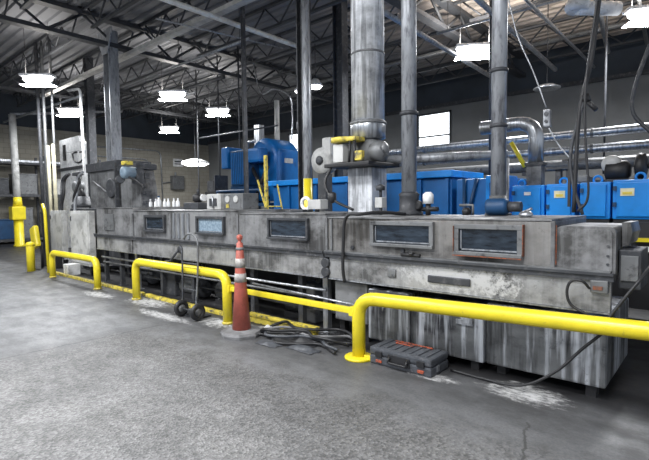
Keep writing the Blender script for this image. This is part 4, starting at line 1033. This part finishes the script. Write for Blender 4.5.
# ------------------------------------------------------------------ traffic cone
t = thing('traffic_cone', 'tall slim faded orange traffic cone with worn reflective bands', 'traffic cone', (-4.06, 3.2, 0))
kx, ky = -4.06, 3.2
MB().lathe([(.235, 0), (.24, .03), (.225, .055), (.13, .065), (.115, .07)], (kx, ky, 0), 8).build('base', BASE, t)
def rad(z): return .105 if z < .05 else .105 - (z - .05) * (.105 - .035) / (.98)
def seg(z0, z1, m, nm, e=0.0): MB().lathe([(rad(z0) + e, z0), (rad(z1) + e, z1)], (kx, ky, 0), 22).build(nm, m, t)
MB().lathe([(rad(.045), .045), (rad(1.03), 1.03), (.02, 1.04), (.018, 1.06), (.032, 1.075), (.034, 1.11), (.015, 1.125)], (kx, ky, 0), 22).build('cone_body', ORNG, t)
seg(.60, .695, REFL, 'reflective_band', .004); seg(.76, .86, REFL, 'reflective_band', .004); seg(.955, .985, BASE, 'reflective_band', .004)

# ------------------------------------------------------------------ hand truck
t = thing('hand_truck', 'dark two wheeled hand truck with looped handle leaning on the middle rail', 'hand truck', (-5.2, 3.28, 0))
wy = 3.24
T(spline([(-5.10, wy + .05, .14), (-5.08, wy + .07, .45), (-5.07, wy + .085, .80), (-5.08, wy + .09, .98), (-5.16, wy + .09, 1.07), (-5.30, wy + .09, 1.08), (-5.40, wy + .09, 1.02)]), .013, 10).build('frame_tube', MIDG, t)
T(spline([(-5.40, wy + .05, .14), (-5.42, wy + .07, .5), (-5.44, wy + .085, .86)]), .013, 10).build('frame_tube', DARK, t)
MB().tube([(-5.41, wy + .06, .36), (-5.09, wy + .06, .36)], .010, 8).tube([(-5.43, wy + .075, .70), (-5.07, wy + .075, .70)], .010, 8).build('cross_bar', DARK, t)
B(-5.46, -5.04, wy + .03, wy + .24, .01, .025).build('toe_plate', DARK, t)
T([(-5.36, wy, .11), (-4.98, wy, .11)], .012, 8).build('axle', DARK, t)
for x in (-5.36, -4.98):
    wv = MB().tube([(x, wy + .075 * math.cos(a), .11 + .075 * math.sin(a)) for a in [2 * PI * k / 24 for k in range(24)]], .033, 10, closed=True).build('wheel', BLACK, t)
    MB().lathe([(.02, -.03), (.05, -.022), (.05, .022), (.02, .03)], (x, wy, .11), 18, 'X').build('hub', HOODM, wv)
MB().tube([(-5.36, wy, .12), (-5.40, wy + .05, .24)], .010, 8).tube([(-4.98, wy, .12), (-5.09, wy + .05, .28)], .010, 8).build('brace', DARK, t)

# ------------------------------------------------------------------ tool case
t = thing('tool_case', 'flat charcoal plastic tool case with orange latches on the floor', 'tool case', (-2.05, 3.5, 0))
kx0, kx1, ky0, ky1 = -2.42, -1.80, 3.36, 3.68
B(kx0, kx1, ky0, ky1, .002, .085, bev=.018).build('base_shell', CASE, t)
lid = B(kx0, kx1, ky0, ky1, .088, .155, bev=.018).build('lid', CASE, t)
for k in range(7): B(kx0 + .05 + k * .08, kx0 + .085 + k * .08, ky0 + .04, ky1 - .03, .153, .163, bev=.004).build('lid_rib', CASE, lid)
B(kx0 + .12, kx1 - .12, ky1 - .07, ky1 - .045, .163, .168).build('orange_strip', ORNB, lid)
B(kx0 + .15, kx0 + .33, ky1 - .12, ky1 - .10, .163, .167).build('orange_strip', ORNB, lid)
for x in (kx0 + .07, kx1 - .13):
    B(x, x + .07, ky0 - .014, ky0 + .004, .075, .125, bev=.004).build('latch', BLACK, t)
    B(x + .005, x + .065, ky0 - .010, ky0 + .004, .025, .05, bev=.004).build('orange_latch', ORNB, t)
MB().tube([(kx0 + .22, ky0 + .0, .10), (kx0 + .22, ky0 - .03, .085), (kx0 + .22, ky0 - .03, .055), (kx0 + .40, ky0 - .03, .055), (kx0 + .40, ky0 - .03, .085), (kx0 + .40, ky0, .10)], .010, 8, fil=.015).build('handle', BLACK, t)
B(kx0 + .20, kx0 + .42, ky0 - .008, ky0 + .004, .04, .12, bev=.003).build('handle_recess', BLACK, t)
MB().box(kx1 - .002, kx1 + .006, ky0 + .1, ky0 + .14, .03, .08).build('side_tab', GALV, t)

# ------------------------------------------------------------------ hoses and cables on the floor
rr = random.Random(11)
HL = ['nearest black hose curling behind the cone', 'flat black hose looping toward the near rail', 'black hose lying under the yellow floor channel', 'black hose bending beneath the machine', 'grey dusty hose among the black ones', 'short black hose end beside the white rag', 'thin black cord snaking right of the rag']
for i, lab in enumerate(HL):
    y0 = 3.18 + .07 * i
    pts = []
    for k in range(8):
        pts.append((-3.98 + .17 * k + rr.uniform(-.04, .04), y0 + .09 * math.sin(k * 1.5 + i * 1.3) + .03 * k, .024 + (.035 * (i % 3) if 0 < k < 7 else 0)))
    tag(T(spline(pts), .016 if i < 6 else .008, 8).build('hose', [BLACK, CASE, BLACK, BLACK, BASE, BLACK, BLACK][i]), lab, 'hose')
def rag(x, y, sx, sy, h, m, nm, lab, cat, seed):
    q = random.Random(seed); mb = MB(); n = 9; V = []
    for i in range(n):
        for j in range(n):
            u, v = i / (n - 1) - .5, j / (n - 1) - .5; e = max(0, 1 - 4 * (u * u + v * v))
            V.append(mb.bm.verts.new((x + u * sx * (1 + q.uniform(-.12, .12)), y + v * sy * (1 + q.uniform(-.12, .12)), .004 + h * e * q.uniform(.4, 1))))
    for i in range(n - 1):
        for j in range(n - 1):
            f = mb.bm.faces.new((V[i * n + j], V[(i + 1) * n + j], V[(i + 1) * n + j + 1], V[i * n + j + 1])); f.smooth = True
    o = mb.build(nm, m); md = o.modifiers.new('s', 'SOLIDIFY'); md.thickness = .004; md.offset = 1
    s_ = o.modifiers.new('ss', 'SUBSURF'); s_.levels = 1; s_.render_levels = 2
    return tag(o, lab, cat)
rag(-3.97, 3.52, .14, .13, .07, WHITE, 'rag', 'crumpled white rag on the hoses right of the cone', 'rag', 1)
rag(-3.55, 3.16, .3, .16, .05, CASE, 'rubber_mat', 'dusty dark rubber flap lying in front of the hoses', 'mat', 2)
rag(-3.15, 3.25, .36, .15, .05, CASE, 'rubber_mat', 'black crumpled rubber flap nearest the near rail', 'mat', 5)
rag(-3.35, 3.5, .5, .3, .09, BLACK, 'cable_heap', 'black heap of cables under the low yellow rail', 'cable', 6)

# hoses on the machine face
tag(T(spline([(-2.55, 4.2, zt4 + .02), (-2.66, 3.9, 1.36), (-2.75, 3.68, 1.345), (-2.88, 3.66, 1.34), (-2.94, 3.66, 1.25), (-2.955, 3.66, 1.05), (-2.965, 3.66, .80), (-2.96, 3.68, .64)]), .017, 10).build('hose', BLACK), 'black hose hanging down the machine face left of the biggest window', 'hose')
tag(T(spline([(-.72, 3.66, .83), (-.76, 3.62, .885), (-.83, 3.62, .875), (-.855, 3.62, .80), (-.83, 3.62, .71), (-.73, 3.62, .655), (-.63, 3.64, .62)]), .010, 8).build('cable', BLACK), 'black cable loop at the lower right corner of machine', 'cable')
tag(T(spline([(-.38, 3.9, 1.02), (-.42, 3.68, .93), (-.5, 3.62, .80), (-.58, 3.60, .66), (-.62, 3.60, .55), (-.75, 3.60, .40), (-.92, 3.58, .2), (-1.15, 3.56, .05), (-1.45, 3.6, .015), (-1.75, 3.62, .015)]), .011, 8).build('cable', BLACK), 'long black cable sagging from the right end to the floor', 'cable')
tag(T(spline([(-.40, 4.2, 1.11), (-.36, 4.1, 1.17), (-.30, 4.0, 1.05), (-.30, 4.0, .8)]), .012, 8).build('cable', BLACK), 'short black cable arching over the dark control box', 'cable')
